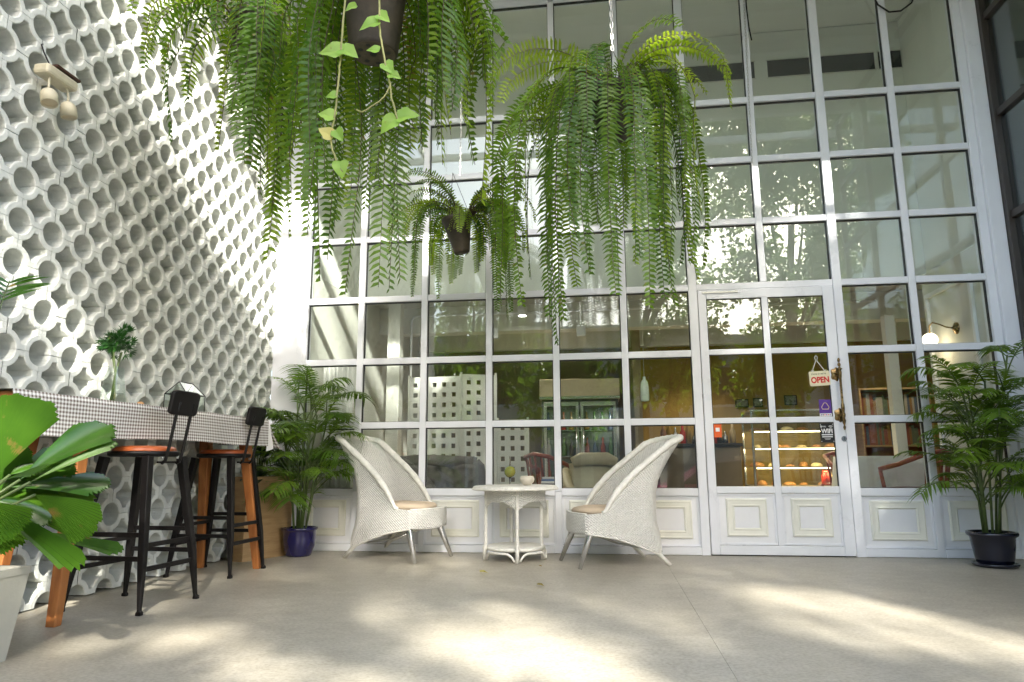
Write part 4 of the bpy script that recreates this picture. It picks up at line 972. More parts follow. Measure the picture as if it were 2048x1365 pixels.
text('WIFI', .046, 'ink_white', ws, (-.004, -.0016, .012), sx=.88, off=.0016); text('free', .026, 'ink_white', ws, (-.030, -.0016, .047), sx=.95, off=.0008)
MB().box(-.044, .036, -.0020, -.0012, -.018, -.010).build('white_bar', 'ink_white', ws)
for z, a in ((-.030, .038), (-.044, .022), (-.050, .018)): MB().box(-a - .004, a - .004, -.0020, -.0012, z - .003 if z > -.04 else z, z + .004 if z > -.04 else z + .002).build('small_print', 'ink_white', ws)
for r in (.008, .015, .022): MB().tube([(.024 + r * math.cos(R(45 + 9 * k)), -.0018, .032 + r * math.sin(R(45 + 9 * k))) for k in range(11)], .0018, 5).build('signal_arc', 'ink_white', ws)
for x in (-.048, .040):
    for z in (-.064, .064): MB().sphere((x, -.0015, z), .0035, 8, 6).build('dot', 'ink_white', ws)
og = thing('orange_notice', 'orange paper notice with a plain pale square on the door glass', 'notice', (3.425, -.0292, .93))
MB().box(-.020, .038, -.0012, 0, -.055, .045).build('paper', 'orangepaper', og); MB().box(-.006, .024, -.002, -.0013, -.012, .018).build('pale_square', 'ink_white', og)

# ================================================================== POTS
def pot_round(name, label, loc, prof, m, top='soil', topz=.18, topr=.11):
    p = thing(name, label, 'plant pot', loc)
    MB().lathe(prof, 40).build('pot_wall', m, p)
    t = MB(); t.grid(lambda u, v: (topr * v * math.cos(2 * PI * u), topr * v * math.sin(2 * PI * u), topz + .006 * noise.noise(Vector((v * 9 * math.cos(2 * PI * u), v * 9 * math.sin(2 * PI * u), 3)))), 30, 8); t.build('topping', top, p)
    return p
pot_round('glazed_pot', 'glossy navy blue glazed pot with white pebbles beside the plywood planter', (.228, -.335, 0),
          [(.001, .001), (.085, .001), (.092, .006), (.100, .03), (.118, .08), (.124, .13), (.122, .185), (.128, .192), (.136, .202), (.134, .214), (.124, .214), (.116, .20), (.112, .17)], 'navy', 'pebble', .196, .114)
rp_ = pot_round('dark_pot', 'dark navy pot standing on a saucer by the dark shopfront', (5.10, -.42, 0),
          [(.10, .022), (.104, .026), (.112, .06), (.122, .12), (.130, .19), (.146, .200), (.150, .212), (.146, .224), (.134, .224), (.126, .20), (.122, .17)], 'navydark', 'soil', .195, .125)
MB().lathe([(.001, .002), (.115, .002), (.132, .010), (.136, .022), (.130, .026), (.118, .016), (.001, .014)], 36).build('saucer', 'navydark', rp_)

# ================================================================== PALMS
def palm_frond(base, az, el, L_, nl, leaf, droop=1.0, wl=.016, t0=.35, m='palm', twist=0):
    """pinnate frond: returns MB for leaflets and stem"""
    lf = MB(); stm = MB(); n = 16; P = []; p = Vector(base); e = el; dz = L_ / n
    for k in range(n + 1):
        P.append(p.copy()); d = Vector((math.cos(az) * math.cos(e), math.sin(az) * math.cos(e), math.sin(e))); p = p + d * dz
        e -= droop * (.03 + .10 * (k / n))
    stm.tube(P, [.0048 * (1 - .75 * k / n) + .0012 for k in range(n + 1)], 5)
    for i in range(nl):
        t = t0 + (1 - t0) * (i + .5) / nl; f = t * n; k = min(int(f), n - 1); q = P[k].lerp(P[k + 1], f - k); tg = (P[k + 1] - P[k]).normalized()
        side = tg.cross(Vector((0, 0, 1)));
        if side.length < .05: side = Vector((-math.sin(az), math.cos(az), 0))
        side.normalize(); up = side.cross(tg).normalized()
        prof = math.sin(PI * (.12 + .80 * (t - t0) / (1 - t0))) ** .55
        for s in (-1, 1):
            LL = leaf * prof * random.uniform(.85, 1.1); d = (side * s * 1.0 + tg * random.uniform(.45, .75) + up * random.uniform(.1, .35)).normalized()
            nrm = d.cross(tg).normalized(); wv = (nrm.cross(d)).normalized() * wl * .5
            pts = []
            for j in range(5):
                tt = j / 4; c = q + d * LL * tt + Vector((0, 0, -1)) * LL * .42 * droop * tt * tt
                ww = [.35, 1.0, .95, .62, .02][j]; pts.append((c - wv * ww, c + wv * ww))
            for j in range(4): lf.quad(pts[j][0], pts[j][1], pts[j + 1][1], pts[j + 1][0], smooth=True)
    return lf, stm
def palm(name, label, loc, stems, h, spread, nf, leaf, lean=(0, 0), seed=1, wl=.016):
    random.seed(seed); t = thing(name, label, 'palm', loc)
    for s in range(stems):
        a = 2 * PI * s / stems + random.uniform(-.4, .4); b = Vector((.045 * math.cos(a), .045 * math.sin(a), 0)); tp = b + Vector((math.cos(a) * spread * .28 + lean[0], math.sin(a) * spread * .28 + lean[1], h * random.uniform(.45, .72)))
        mid = (b + tp) / 2 + Vector((math.cos(a) * -.02, math.sin(a) * -.02, 0)); cane = [b, mid, tp]
        m = MB(); m.tube(cane, [.0085, .0075, .006], 7); m.build('cane', 'palmstem', t)
        for f in range(nf):
            tt = .18 + .82 * (f + random.random()) / nf; bp_ = b.lerp(mid, tt * 2) if tt < .5 else mid.lerp(tp, tt * 2 - 1)
            az = a + random.uniform(-1.9, 1.9); el = R(random.uniform(52, 84)) * (.68 + .32 * tt)
            lf, stm = palm_frond(bp_, az, el, random.uniform(.32, .54) * (1.15 - .25 * tt), 17, leaf * random.uniform(.8, 1.15), random.uniform(.85, 1.5), wl)
            o = lf.build('frond', 'palm', t); stm.build('rachis', 'palmstem', o)
    return t
palm('parlour_palm', 'feathery green parlour palm growing in the blue glazed pot', (.228, -.335, .195), 9, 1.48, .50, 8, .18, (.03, -.02), 5, .0145)
palm('parlour_palm', 'feathery dark green parlour palm growing in the dark pot on its saucer', (5.10, -.42, .19), 8, 1.70, .42, 8, .16, (.05, -.02), 8, .0150)

# ================================================================== PLYWOOD PLANTER BOX
bx = thing('plywood_planter', 'tall plywood planter box set at an angle in the corner behind the blue pot', 'planter', (-.03, -.70, 0), math.atan2(.36, .13))
Lb, Wb, Hb = .46, .155, .60
MB().box(0, Lb, 0, .014, 0, Hb).build('side_board', 'ply', bx, bevel=.002); MB().box(0, Lb, Wb - .014, Wb, 0, Hb).build('side_board', 'ply', bx, bevel=.002)
MB().box(.0, .014, .0145, Wb - .0145, 0, Hb - .003).build('end_board', 'ply', bx, bevel=.002); MB().box(Lb - .014, Lb, .0145, Wb - .0145, 0, Hb - .003).build('end_board', 'ply', bx)
MB().box(.015, Lb - .015, .015, Wb - .015, .45, .54).build('soil', 'soil', bx)
MB().box(-.0012, .012, -.0012, -.0002, .44, .54).build('tape', mat('blue_tape', (.02, .15, .42), .5), bx)
def broad_leaf(base, d, L_, W_, m):
    d = d.normalized(); sd = d.cross(Vector((0, 0, 1))).normalized(); up = sd.cross(d)
    pr = [0, .55, .9, 1.0, .82, .45, .03]; pts = []
    for j in range(7):
        t = j / 6; c = base + d * L_ * t + Vector((0, 0, -1)) * L_ * .45 * t * t; w_ = W_ * pr[j]
        pts.append((c - sd * w_ + up * .12 * w_, c, c + sd * w_ + up * .12 * w_))
    for j in range(6):
        m.quad(pts[j][0], pts[j][1], pts[j + 1][1], pts[j + 1][0], smooth=True); m.quad(pts[j][1], pts[j][2], pts[j + 1][2], pts[j + 1][1], smooth=True)
random.seed(21)
bpn = thing('broad_leaf_plant', 'dark broad leaved plant filling the plywood planter behind the bar table', 'plant', (-.02, -.50, .54))
for k in range(26):
    a = random.uniform(0, 2 * PI); h = random.uniform(.02, .26); r = random.uniform(.0, .05)
    b = Vector((r * math.cos(a) * .6 - .02, r * math.sin(a) * 2, h)); d = Vector((math.cos(a) * .5 + .12, math.sin(a), random.uniform(.1, .7)))
    m = MB(); broad_leaf(b, d, random.uniform(.14, .22), random.uniform(.035, .055), m); o = m.build('leaf', 'broad', bpn)
    m = MB(); m.tube([(-.02, r * math.sin(a), 0), tuple(b)], .004, 5); m.build('petiole', 'palmstem', o)

# ================================================================== FAN PALM IN THE WHITE PLANTER
pt = thing('white_square_planter', 'white tapered square planter half in view below the fan palm', 'planter', (.25, -3.27, 0))
m = MB(); P = [(.145, 0), (.175, .30), (.178, .30), (.178, .325), (.160, .325), (.155, .27)]
for k in range(len(P) - 1):
    for q in range(4):
        c = [(-1, -1), (1, -1), (1, 1), (-1, 1)]; a, b = c[q], c[(q + 1) % 4]
        m.quad((a[0] * P[k][0], a[1] * P[k][0], P[k][1]), (b[0] * P[k][0], b[1] * P[k][0], P[k][1]), (b[0] * P[k + 1][0], b[1] * P[k + 1][0], P[k + 1][1]), (a[0] * P[k + 1][0], a[1] * P[k + 1][0], P[k + 1][1]))
m.build('planter_wall', 'concrete', pt, bevel=.006); MB().box(-.150, .150, -.150, .150, .20, .272).build('soil', 'soil', pt)
fp = thing('fan_palm', 'glossy fan palm with broad pleated serrated leaves in the white planter', 'palm', (.25, -3.27, .272))
def fan_leaf(hub, d, up, Rr, a0, a1, droop, nseg=26, tat=.0):
    d = d.normalized(); up = (up - d * up.dot(d)).normalized(); sd = up.cross(d).normalized(); m = MB()
    rows = 7; V = []
    for i in range(nseg * 2 + 1):
        t = i / (nseg * 2); a = a0 + (a1 - a0) * t; fold = (.5 if i % 2 else -.5)
        rl = Rr * (1 - .10 * abs(2 * t - 1) ** 3) * (1 - (.022 if i % 2 else .0)) * (1 + tat * noise.noise(Vector((i * .35, Rr * 20, 0))))
        row = []
        for r in range(rows + 1):
            q = r / rows; rad = rl * (q ** .9); dirv = d * math.cos(a) + sd * math.sin(a)
            row.append(hub + dirv * rad + up * (fold * .046 * rad) + Vector((0, 0, -1)) * droop * rad * rad / Rr)
        V.append(row)
    for i in range(nseg * 2):
        for r in range(rows): m.quad(V[i][r], V[i + 1][r], V[i + 1][r + 1], V[i][r + 1])
    return m
def at(px, py, Y):
    d = Rm @ Vector(((px - 1024) / 1367.91, 1, -(py - 682.5) / 1367.91)); return CAM + d * ((Y - CAM.y) / d.y)
FPL = Vector(fp.location)
fan = [  # hub pixel + depth, tip pixel + depth, facing normal, half angles, droop
    ((-40, 985, -3.22), (62, 770, -3.10), (.3, -.75, .55), -22, 20, .10),
    ((-90, 900, -3.18), (-20, 770, -3.05), (.45, -.75, .45), -26, 30, .10),
    ((40, 960, -3.22), (222, 822, -3.02), (-.1, -.62, .75), -22, 30, .14),
    ((60, 965, -3.24), (238, 868, -3.06), (-.1, -.45, .88), -9, 12, .10),
    ((20, 975, -3.12), (222, 948, -2.92), (.1, -.30, .95), -28, 26, .10),
    ((70, 990, -3.30), (200, 1035, -3.20), (.15, -.80, .55), -28, 22, .14),
    ((10, 960, -3.36), (92, 925, -3.40), (-.1, -.5, .85), -14, 12, .10),
    ((-60, 985, -3.36), (165, 1108, -3.30), (.35, -.6, .7), -6, 7, .10),
    ((50, 1060, -3.22), (250, 1095, -3.05), (.1, -.55, .8), -6, 8, .05),
    ((-50, 1000, -3.40), (45, 1050, -3.42), (.1, -.75, .6), -25, 22, .10),
    ((-20, 985, -3.05), (150, 900, -2.90), (.05, -.72, .68), -38, 34, .12),
    ((-10, 1010, -3.10), (190, 985, -2.95), (.05, -.8, .6), -30, 30, .12),
    ((-60, 960, -3.05), (60, 880, -2.95), (.1, -.85, .5), -45, 45, .12),
    ((-60, 1020, -3.12), (90, 1010, -3.02), (.1, -.85, .5), -50, 40, .12),
    ((20, 950, -3.20), (120, 905, -3.0), (.0, -.4, .9), -40, 40, .2),
    ((-30, 1000, -3.2), (110, 1000, -3.05), (.1, -.3, .95), -45, 45, .3)]
random.seed(4)
for (hp, tp_, u, a0, a1, dr) in fan:
    h = at(*hp) - FPL; tpv = at(*tp_) - FPL; d = tpv - h
    o = fan_leaf(h, d, Vector(u), d.length, R(a0), R(a1), dr, max(5, int((a1 - a0) / 2.8)), .05).build('leaf', 'fan', fp)
    m = MB(); m.tube([(random.uniform(-.03, .03), random.uniform(-.03, .03), 0), (h[0] * .4, h[1] * .4, h[2] * .75), tuple(h)], [.007, .006, .005], 6); m.build('petiole', 'palmstem', o)
# tall narrow frond reaching up at the picture edge
lf, stm = palm_frond((-.05, .05, .0), R(120), R(87), 1.26, 5, .22, .45, .020, .90); o = lf.build('tall_frond', 'fan', fp); stm.build('rachis', 'palmstem', o)

# ================================================================== HANGING FERNS
def fern_frond(L_, el, az, start, pin, sp_, m_, droopk=1.0, w_=.013, curl=0.0):
    """Boston fern frond; leaflets + rachis"""
    n = max(14, int(L_ / .05)); P = []; p = Vector(start); e = el; aa = az
    for k in range(n + 1):
        P.append(p.copy()); d = Vector((math.cos(aa) * math.cos(e), math.sin(aa) * math.cos(e), math.sin(e))); p = p + d * (L_ / n)
        e = max(-PI / 2 + .03, e - droopk * (.20 + .02 * random.random())); aa += curl / n
    lf = MB(); rc = MB(); rc.tube(P, [.0026 * (1 - .7 * k / n) + .0006 for k in range(n + 1)], 4)
    nl = int(L_ / sp_); bs = random.uniform(-.5, .5); flat0 = Vector((-math.sin(az), math.cos(az), 0))
    ro = random.uniform(-.9, .9)
    for i in range(int(nl * .10), nl):
        t = (i + .5) / nl; f = t * n; k = min(int(f), n - 1); q = P[k].lerp(P[k + 1], f - k); tg = (P[k + 1] - P[k]).normalized()
        side = (flat0 - tg * flat0.dot(tg)).normalized(); side = Matrix.Rotation(ro, 3, tg) @ side; nr = side.cross(tg).normalized()
        pf = min(1, (t + .05) * 3.0) * (1 - .62 * max(0, (t - .55) / .45) ** 1.5)
        for s in (-1, 1):
            if random.random() < .03: continue
            LL = pin * pf * random.uniform(.85, 1.1); d = (side * s + tg * random.uniform(.10, .32) + nr * random.uniform(-.25, .12)).normalized()
            wv = (tg - d * tg.dot(d)).normalized() * w_ * .5
            q0 = q + tg * (sp_ * .5 if s > 0 else 0); q1 = q0 + d * LL * .55 + nr * LL * -.03; q2 = q0 + d * LL + Vector((0, 0, -1)) * LL * .16 + tg * LL * .06
            lf.quad(q0 - wv * .75, q0 + wv * .75, q1 + wv, q1 - wv); lf.quad(q1 - wv, q1 + wv, q2 + wv * .12, q2 - wv * .12)
    return lf, rc
def frond_to(start, tip, pin, sp_, w_, rise=.12, fold=.0):
    a = Vector(start); b = Vector(tip); h = Vector((b.x - a.x, b.y - a.y, 0)); r = h.length; az = math.atan2(h.y, h.x)
    K = [a, a + h * .35 + Vector((0, 0, rise)), a + h * .80 + Vector((0, 0, rise * .7)), Vector((b.x, b.y, a.z - .18 - .25 * r)) ]
    P = []
    for k in range(13):
        t = k / 12; P.append(K[0] * (1 - t) ** 3 + K[1] * 3 * t * (1 - t) ** 2 + K[2] * 3 * t * t * (1 - t) + K[3] * t ** 3)
    if b.z < K[3].z - .03:
        n2 = max(2, int((K[3].z - b.z) / .06)); wx = random.uniform(-.05, .05)
        for k in range(1, n2 + 1): t = k / n2; P.append(K[3].lerp(b, t) + Vector((wx * math.sin(PI * t), wx * .5 * math.sin(2 * PI * t), 0)))
    L_ = sum((P[i + 1] - P[i]).length for i in range(len(P) - 1))
    lf = MB(); rc = MB(); rc.tube(P, [.0026 * (1 - .7 * k / len(P)) + .0006 for k in range(len(P))], 4)
    flat0 = Vector((-math.sin(az), math.cos(az), 0)); ro = random.uniform(-.8, .8); nl = int(L_ / sp_); acc = 0; k = 0; seg = (P[1] - P[0]).length
    for i in range(nl):
        s_ = (i + .5) * sp_; t = s_ / L_
        while s_ - acc > seg and k < len(P) - 2: acc += seg; k += 1; seg = (P[k + 1] - P[k]).length
        if t < .08: continue
        q = P[k].lerp(P[k + 1], min(1, (s_ - acc) / max(seg, 1e-5))); tg = (P[k + 1] - P[k]).normalized()
        side = (flat0 - tg * flat0.dot(tg)); side = side.normalized() if side.length > .01 else Vector((1, 0, 0)); side = Matrix.Rotation(ro * min(1, t * 2), 3, tg) @ side; nr = side.cross(tg).normalized()
        pf = min(1, (t + .05) * 3.0) * (1 - .60 * max(0, (t - .5) / .5) ** 1.4)
        for s in (-1, 1):
            if random.random() < .03: continue
            LL = pin * pf * random.uniform(.85, 1.1); d = (side * s * (1 - fold * t) + tg * random.uniform(.15, .40) + nr * random.uniform(-.25, .12) + nr * -.9 * fold * t).normalized()
            wv = (tg - d * tg.dot(d)).normalized() * w_ * .5
            q0 = q + tg * (sp_ * .5 if s > 0 else 0); q1 = q0 + d * LL * .55 + nr * LL * -.03; q2 = q0 + d * LL + Vector((0, 0, -1)) * LL * .16 + tg * LL * .06
            lf.quad(q0 - wv * .75, q0 + wv * .75, q1 + wv, q1 - wv); lf.quad(q1 - wv, q1 + wv, q2 + wv * .12, q2 - wv * .12)
    return lf, rc
def fern_tips(t, tips, r0, pin, sp_, w_, mix=(.72, .25, .03), fold=.5, rise=.12):
    L0 = Vector(t.location)
    for (px, py, Y) in tips:
        b = at(px, py, Y) - L0; az = math.atan2(b.y, b.x); st = Vector((r0 * math.cos(az), r0 * math.sin(az), random.uniform(-.02, .04)))
        if Vector((b.x, b.y)).length < r0 + .03: b.x = (r0 + .05) * math.cos(az); b.y = (r0 + .05) * math.sin(az)
        lf, rc = frond_to(st, b, pin * random.uniform(.72, 1.15), sp_ * random.uniform(.92, 1.12), w_ * random.uniform(.85, 1.15), rise * random.uniform(.5, 1.5), fold * random.random()); o = lf.build('frond', random.choices(['fern', 'fernyoung', 'ferndry'], mix)[0], t); rc.build('rachis', 'rachis', o)
def chain(name, label, top, bottom, r=.011, group=None):
    c = thing(name, label, 'chain', bottom, group=group); L_ = (Vector(top) - Vector(bottom)).length; st = r * 3.1; n = int(L_ / st)
    me = MB(); lk_ = []
    for k in range(13):
        a = 2 * PI * k / 12; lk_.append((r * .62 * math.cos(a), 0, r * 1.25 * math.sin(a) + (st * .22 if math.sin(a) > 0 else -st * .22)))
    me.tube(lk_, r * .24, 6, cap=False); lm = me.mesh('link'); lm.materials.append(MT['steel'])
    d = (Vector(top) - Vector(bottom)) / n
    for i in range(n): inst(lm, 'link', c, tuple(d * (i + .5)), (random.uniform(-.1, .1), 0, PI / 2 * (i % 2) + random.uniform(-.2, .2)))
    return c
def fern(name, label, loc, pot, fronds, seed):
    random.seed(seed); t = thing(name, label, 'fern', loc)
    for (az, el, L_, pin, sp_, m_, dk, w_, st, curl) in fronds():
        lf, rc = fern_frond(L_, el, az, st, pin, sp_, m_, dk, w_, curl); o = lf.build('frond', m_, t); rc.build('rachis', 'rachis', o)
    return t
def hang_pot(name, label, loc, prof, holes=True, wires=None, m='plastic'):
    p = thing(name, label, 'plant pot', loc)
    MB().lathe(prof, 36).build('pot_wall', m, p)
    r0 = prof[0][0]
    return p
# -- central fern
BF = (2.69, -1.42)
def fr_big():
    for i in range(26):
        az = random.uniform(0, 2 * PI)
        yield az, R(random.uniform(25, 65)), random.uniform(.5, .9), random.uniform(.055, .075), .0245, random.choices(['fern', 'fernyoung', 'ferndry'], [.6, .38, .02])[0], random.uniform(.9, 1.6), .0145, (.11 * math.cos(az), .11 * math.sin(az), random.uniform(-.02, .05)), random.uniform(-.5, .5)
    for (az, el, L_, dk) in ((R(8), R(70), .95, .58), (R(-12), R(64), 1.0, .70), (R(20), R(62), .8, .6), (R(-25), R(68), 1.15, .75), (R(150), R(70), .8, .7), (R(175), R(62), .9, .66), (R(-165), R(58), .95, .62), (R(100), R(75), .7, .8), (R(-60), R(70), .7, .8)):
        yield az, el, L_, .085, .027, 'fernyoung', dk, .017, (.05 * math.cos(az), .05 * math.sin(az), .04), .3
bfe = fern('hanging_fern', 'large cascading fern with long green fronds on the chain before the storefront', (BF[0], BF[1], 3.02), None, fr_big, 31)
tips = [(1000, 590, -1.4), (1045, 612, -1.7), (1062, 560, -1.2), (1100, 640, -1.6), (1115, 692, -1.72), (1128, 640, -1.75), (1180, 550, -1.75), (1232, 592, -1.7), (1270, 530, -1.75), (1300, 622, -1.7), (1330, 600, -1.6), (1350, 612, -1.65), (1395, 560, -1.5), (1405, 540, -1.35), (1022, 520, -1.55), (990, 480, -1.3), (1155, 575, -1.1), (1380, 470, -1.2)]
tips += [(random.uniform(985, 1405), random.uniform(400, 590), random.uniform(-1.8, -1.05)) for k in range(26)]
fern_tips(bfe, tips, .12, .084, .0270, .0165, (.67, .33, .0), .35)
bpot = hang_pot('hanging_pot', 'dark plastic pot buried inside the large cascading fern', (BF[0], BF[1], 2.72), [(.001, 0), (.105, 0), (.11, .01), (.15, .28), (.158, .285), (.158, .31), (.148, .31), (.145, .27), (.001, .27)])
for k in range(3):
    a = 2 * PI * k / 3 + .4; MB().tube([(.152 * math.cos(a), .152 * math.sin(a), .30), (0, 0, .60)], .0025, 5).build('wire', 'black', bpot)
chain('hanging_chain', 'steel chain holding up the large cascading fern', (BF[0], BF[1], 4.93), (BF[0], BF[1], 3.31), .013)
# -- left fern, nearer
LF = (1.58, -2.78)
def fr_left():
    for i in range(18):
        az = R(random.uniform(0, 190))
        yield az, R(random.uniform(20, 60)), random.uniform(.5, .95), random.uniform(.060, .082), .0265, random.choices(['fern', 'fernyoung', 'ferndry'], [.8, .17, .03])[0], random.uniform(.75, 1.3), .0150, (.13 * math.cos(az), .13 * math.sin(az), 0), random.uniform(-.5, .5)
lfe = fern('hanging_fern', 'wide spreading fern with the perforated pot hanging near the breeze block wall', (LF[0], LF[1], 2.92), None, fr_left, 44)
tips = [(690, 590, -2.55), (640, 562, -2.6), (655, 520, -2.5), (757, 575, -2.45), (778, 580, -2.4), (800, 560, -2.35), (730, 420, -2.4), (845, 300, -2.5), (885, 330, -2.6), (962, 405, -2.62), (950, 330, -2.5), (930, 250, -2.6), (975, 180, -2.6), (615, 470, -2.7), (600, 400, -2.6), (668, 450, -2.4), (870, 240, -2.7), (905, 215, -2.8), (990, 110, -2.7), (620, 330, -2.9), (580, 300, -2.85)]
tips += [(random.uniform(560, 680), random.uniform(180, 420), random.uniform(-2.9, -2.4)) for k in range(9)] + [(random.uniform(835, 985), random.uniform(90, 300), random.uniform(-2.9, -2.4)) for k in range(13)] + [(random.uniform(690, 840), random.uniform(200, 420), random.uniform(-2.5, -2.3)) for k in range(7)]
fern_tips(lfe, tips, .14, .085, .0290, .0165, (.71, .29, .0), .55)
lp = thing('hanging_pot', 'weathered black plastic pot with drainage holes in its base among the fern fronds', 'plant pot', (LF[0], LF[1], 2.52))
MB().lathe([(.100, 0), (.110, .012), (.150, .38), (.160, .385), (.160, .42), (.150, .42), (.145, .38), (.001, .37)], 40).build('pot_wall', 'plastic', lp)
m = MB(); n = 40
m.lathe([(.001, .0), (.099, .0)], 40); m.build('pot_base', mat('dirty_pot_base', (.13, .11, .075), .8, var=.6, vscale=25), lp)
for k in range(9):
    a = 2 * PI * k / 8; r = 0 if k == 8 else (.062 if k % 2 else .07); MB().lathe([(.001, -.002), (.016 if k == 8 else .011, -.002)], 14, (r * math.cos(a), r * math.sin(a), 0)).build('drain_hole', 'gasket', lp)
for k in range(3):
    a = 2 * PI * k / 3; MB().tube([(.155 * math.cos(a), .155 * math.sin(a), .41), (0, 0, .85)], .003, 5).build('wire', 'black', lp)
MB().tube([(0, 0, .85), (0, 0, 2.41)], .0035, 6).build('hanger', 'black', lp)
# second fern further left, by the wall
LG = (.72, -2.30)
def fr_wall():
    for i in range(16):
        az = random.uniform(0, 2 * PI)
        yield az, R(random.uniform(25, 65)), random.uniform(.5, .8), random.uniform(.062, .085), .027, random.choices(['fern', 'fernyoung', 'ferndry'], [.5, .46, .04])[0], random.uniform(.7, 1.2), .0150, (.10 * math.cos(az), .10 * math.sin(az), 0), random.uniform(-.5, .5)
lwe = fern('hanging_fern', 'bright green fern hanging directly in front of the breeze block wall', (LG[0], LG[1], 3.06), None, fr_wall, 52)
tips = [(535, 515, -2.2), (510, 430, -2.3), (578, 480, -2.1), (345, 285, -2.5), (338, 120, -2.6), (378, 200, -2.4), (425, 70, -2.5), (462, 230, -2.5), (488, 330, -2.45), (520, 395, -2.4), (560, 350, -2.3), (500, 300, -2.55), (475, 300, -2.3), (545, 430, -2.1), (455, 150, -2.2)]
tips += [(random.uniform(440, 590), random.uniform(120, 400), random.uniform(-2.6, -2.05)) for k in range(10)]
fern_tips(lwe, tips, .11, .095, .0300, .0170, (.55, .45, .0), .35, .16)
lg = hang_pot('hanging_pot', 'black plastic pot of the fern in front of the breeze block wall', (LG[0], LG[1], 2.86), [(.001, 0), (.09, 0), (.095, .01), (.125, .22), (.132, .225), (.132, .25), (.12, .25), (.118, .21), (.001, .21)])
MB().tube([(0, 0, .21), (0, 0, 2.20)], .003, 5).build('hanger', 'black', lg)
# -- small fern
SF = (1.56, -.70)
def fr_small():
    for i in range(54):
        az = R(random.uniform(-38, 218))
        L_ = random.uniform(.35, .8); el = R(random.uniform(20, 70)); st = (.07 * math.cos(az), .07 * math.sin(az), random.uniform(-.01, .03))
        yield az, el, L_, random.uniform(.045, .060), .0185, random.choices(['fern', 'fernyoung', 'ferndry'], [.45, .55, .0])[0], random.uniform(.9, 1.7), .0125, st, random.uniform(-.5, .5)
    for k in range(9):
        az = R(random.uniform(-135, -45))
        yield az, R(random.uniform(40, 75)), random.uniform(.16, .30), .045, .0165, 'fernyoung', random.uniform(2.2, 3.2), .0115, (.06 * math.cos(az), .06 * math.sin(az), .01), 0
    for k in range(14):
        az = R(random.uniform(-60, 240))
        yield az, R(random.uniform(62, 84)), random.uniform(.40, .62), .050, .0175, random.choice(['fern', 'fernyoung']), random.uniform(.6, 1.0), .0115, (.05 * math.cos(az), .05 * math.sin(az), .01), .3
    for az, L_ in ((R(-30), 1.05), (R(-20), 1.1), (R(-10), 1.0), (R(-38), 1.08), (R(20), 1.0), (R(190), .9), (R(210), .85)):
        yield az, R(40), L_, .05, .018, 'fern', 1.5, .011, (.07 * math.cos(az), .07 * math.sin(az), 0), 0
fern('hanging_fern', 'small bushy fern hanging close to the storefront glass', (SF[0], SF[1], 2.52), None, fr_small, 63)
sp2 = hang_pot('hanging_pot', 'tilted brown black pot under the small bushy fern', (SF[0], SF[1], 2.23), [(.001, 0), (.055, 0), (.060, .01), (.105, .24), (.112, .245), (.112, .27), (.10, .27), (.098, .23), (.001, .23)])
sp2.rotation_euler = (R(4), R(-9), 0)
for k in range(3):
    a = 2 * PI * k / 3 + .2; MB().tube([(.108 * math.cos(a), .108 * math.sin(a), .26), (.03, 0, .62)], .0018, 5).build('wire', 'black', sp2)
chain('hanging_chain', 'thin steel chain holding the small bushy fern', (SF[0] - .0, SF[1], 4.93), (SF[0] - .02, SF[1] - .005, 2.84), .0085)
# spare chain against the glass and loose cables
chain('hanging_chain', 'long loose steel chain dangling against a mullion above the door', (3.855, -.06, 4.80), (3.822, -.06, 3.06), .0085)
lc = thing('loose_cable', 'short black cable end dangling beside the loose chain', 'cable', (3.86, -.055, 4.2)); MB().tube([(3.875, -.055, 4.80), (3.868, -.055, 4.5), (3.874, -.06, 4.30), (3.888, -.065, 4.17)], .0055, 6).build('wire', 'black', lc, world=True)
lc = thing('cable_loop', 'black cable sagging in a loop at the top of the storefront', 'cable', (5.03, -.06, 4.25)); MB().tube([(4.84, -.05, 4.80), (4.86, -.055, 4.55), (4.91, -.06, 4.40), (4.99, -.06, 4.325), (5.08, -.06, 4.325), (5.17, -.06, 4.39), (5.23, -.055, 4.52), (5.26, -.05, 4.80)], .007, 6).build('wire', 'black', lc, world=True)
# ================================================================== VINE
def heart(m, base, d, nrm, L_):
    d = d.normalized(); nrm = (nrm - d * nrm.dot(d)).normalized(); sd = nrm.cross(d)
    half = [(0, .10), (.10, -.04), (.24, -.10), (.40, -.04), (.50, .12), (.52, .30), (.45, .50), (.33, .68), (.19, .86), (.08, .98), (0, 1.08)]
    wob = [1 + .07 * math.sin(k * 2.1 + L_ * 300) for k in range(len(half))]
    out = [(x * w_, y) for (x, y), w_ in zip(half, wob)] + [(-x * .94, y) for x, y in half[-2::-1]]
    i0 = len(m.v)
    for q in (1.0, .5, 0.0):
        for x, y in out:
            xx = x * q; yy = y if q == 1 else (.10 + (y - .10) * (.95 if q == .5 else .9)); p = base + d * (yy * L_) + sd * (xx * L_) + nrm * L_ * (.34 * abs(xx) - .22 * yy * yy + .05 * math.sin(9 * yy + 3) * abs(xx) * 2); m.v.append(tuple(p))
    n = len(out)
    for r in range(2):
        for k in range(n - 1): a = i0 + r * n + k; m.f.append((a, a + 1, a + n + 1, a + n)); m.sm.append(True)
random.seed(9)
vn = thing('heart_leaf_vine', 'pale green vine with heart shaped leaves trailing in front of the ferns', 'vine', tuple(at(700, -60, -3.32)))
VY = -3.32
vp1 = [at(*q, VY) for q in ((722, -420), (705, -180), (693, -30), (683, 90), (678, 160), (668, 240), (662, 285), (674, 325), (686, 345))]
vp2 = [at(*q, VY + .05) for q in ((740, -420), (742, -150), (757, -20), (760, 60), (768, 110), (778, 160), (780, 172), (788, 215), (796, 240))]
tend = [at(*q, VY + .05) for q in ((780, 172), (768, 195), (745, 212), (725, 224), (712, 220))]
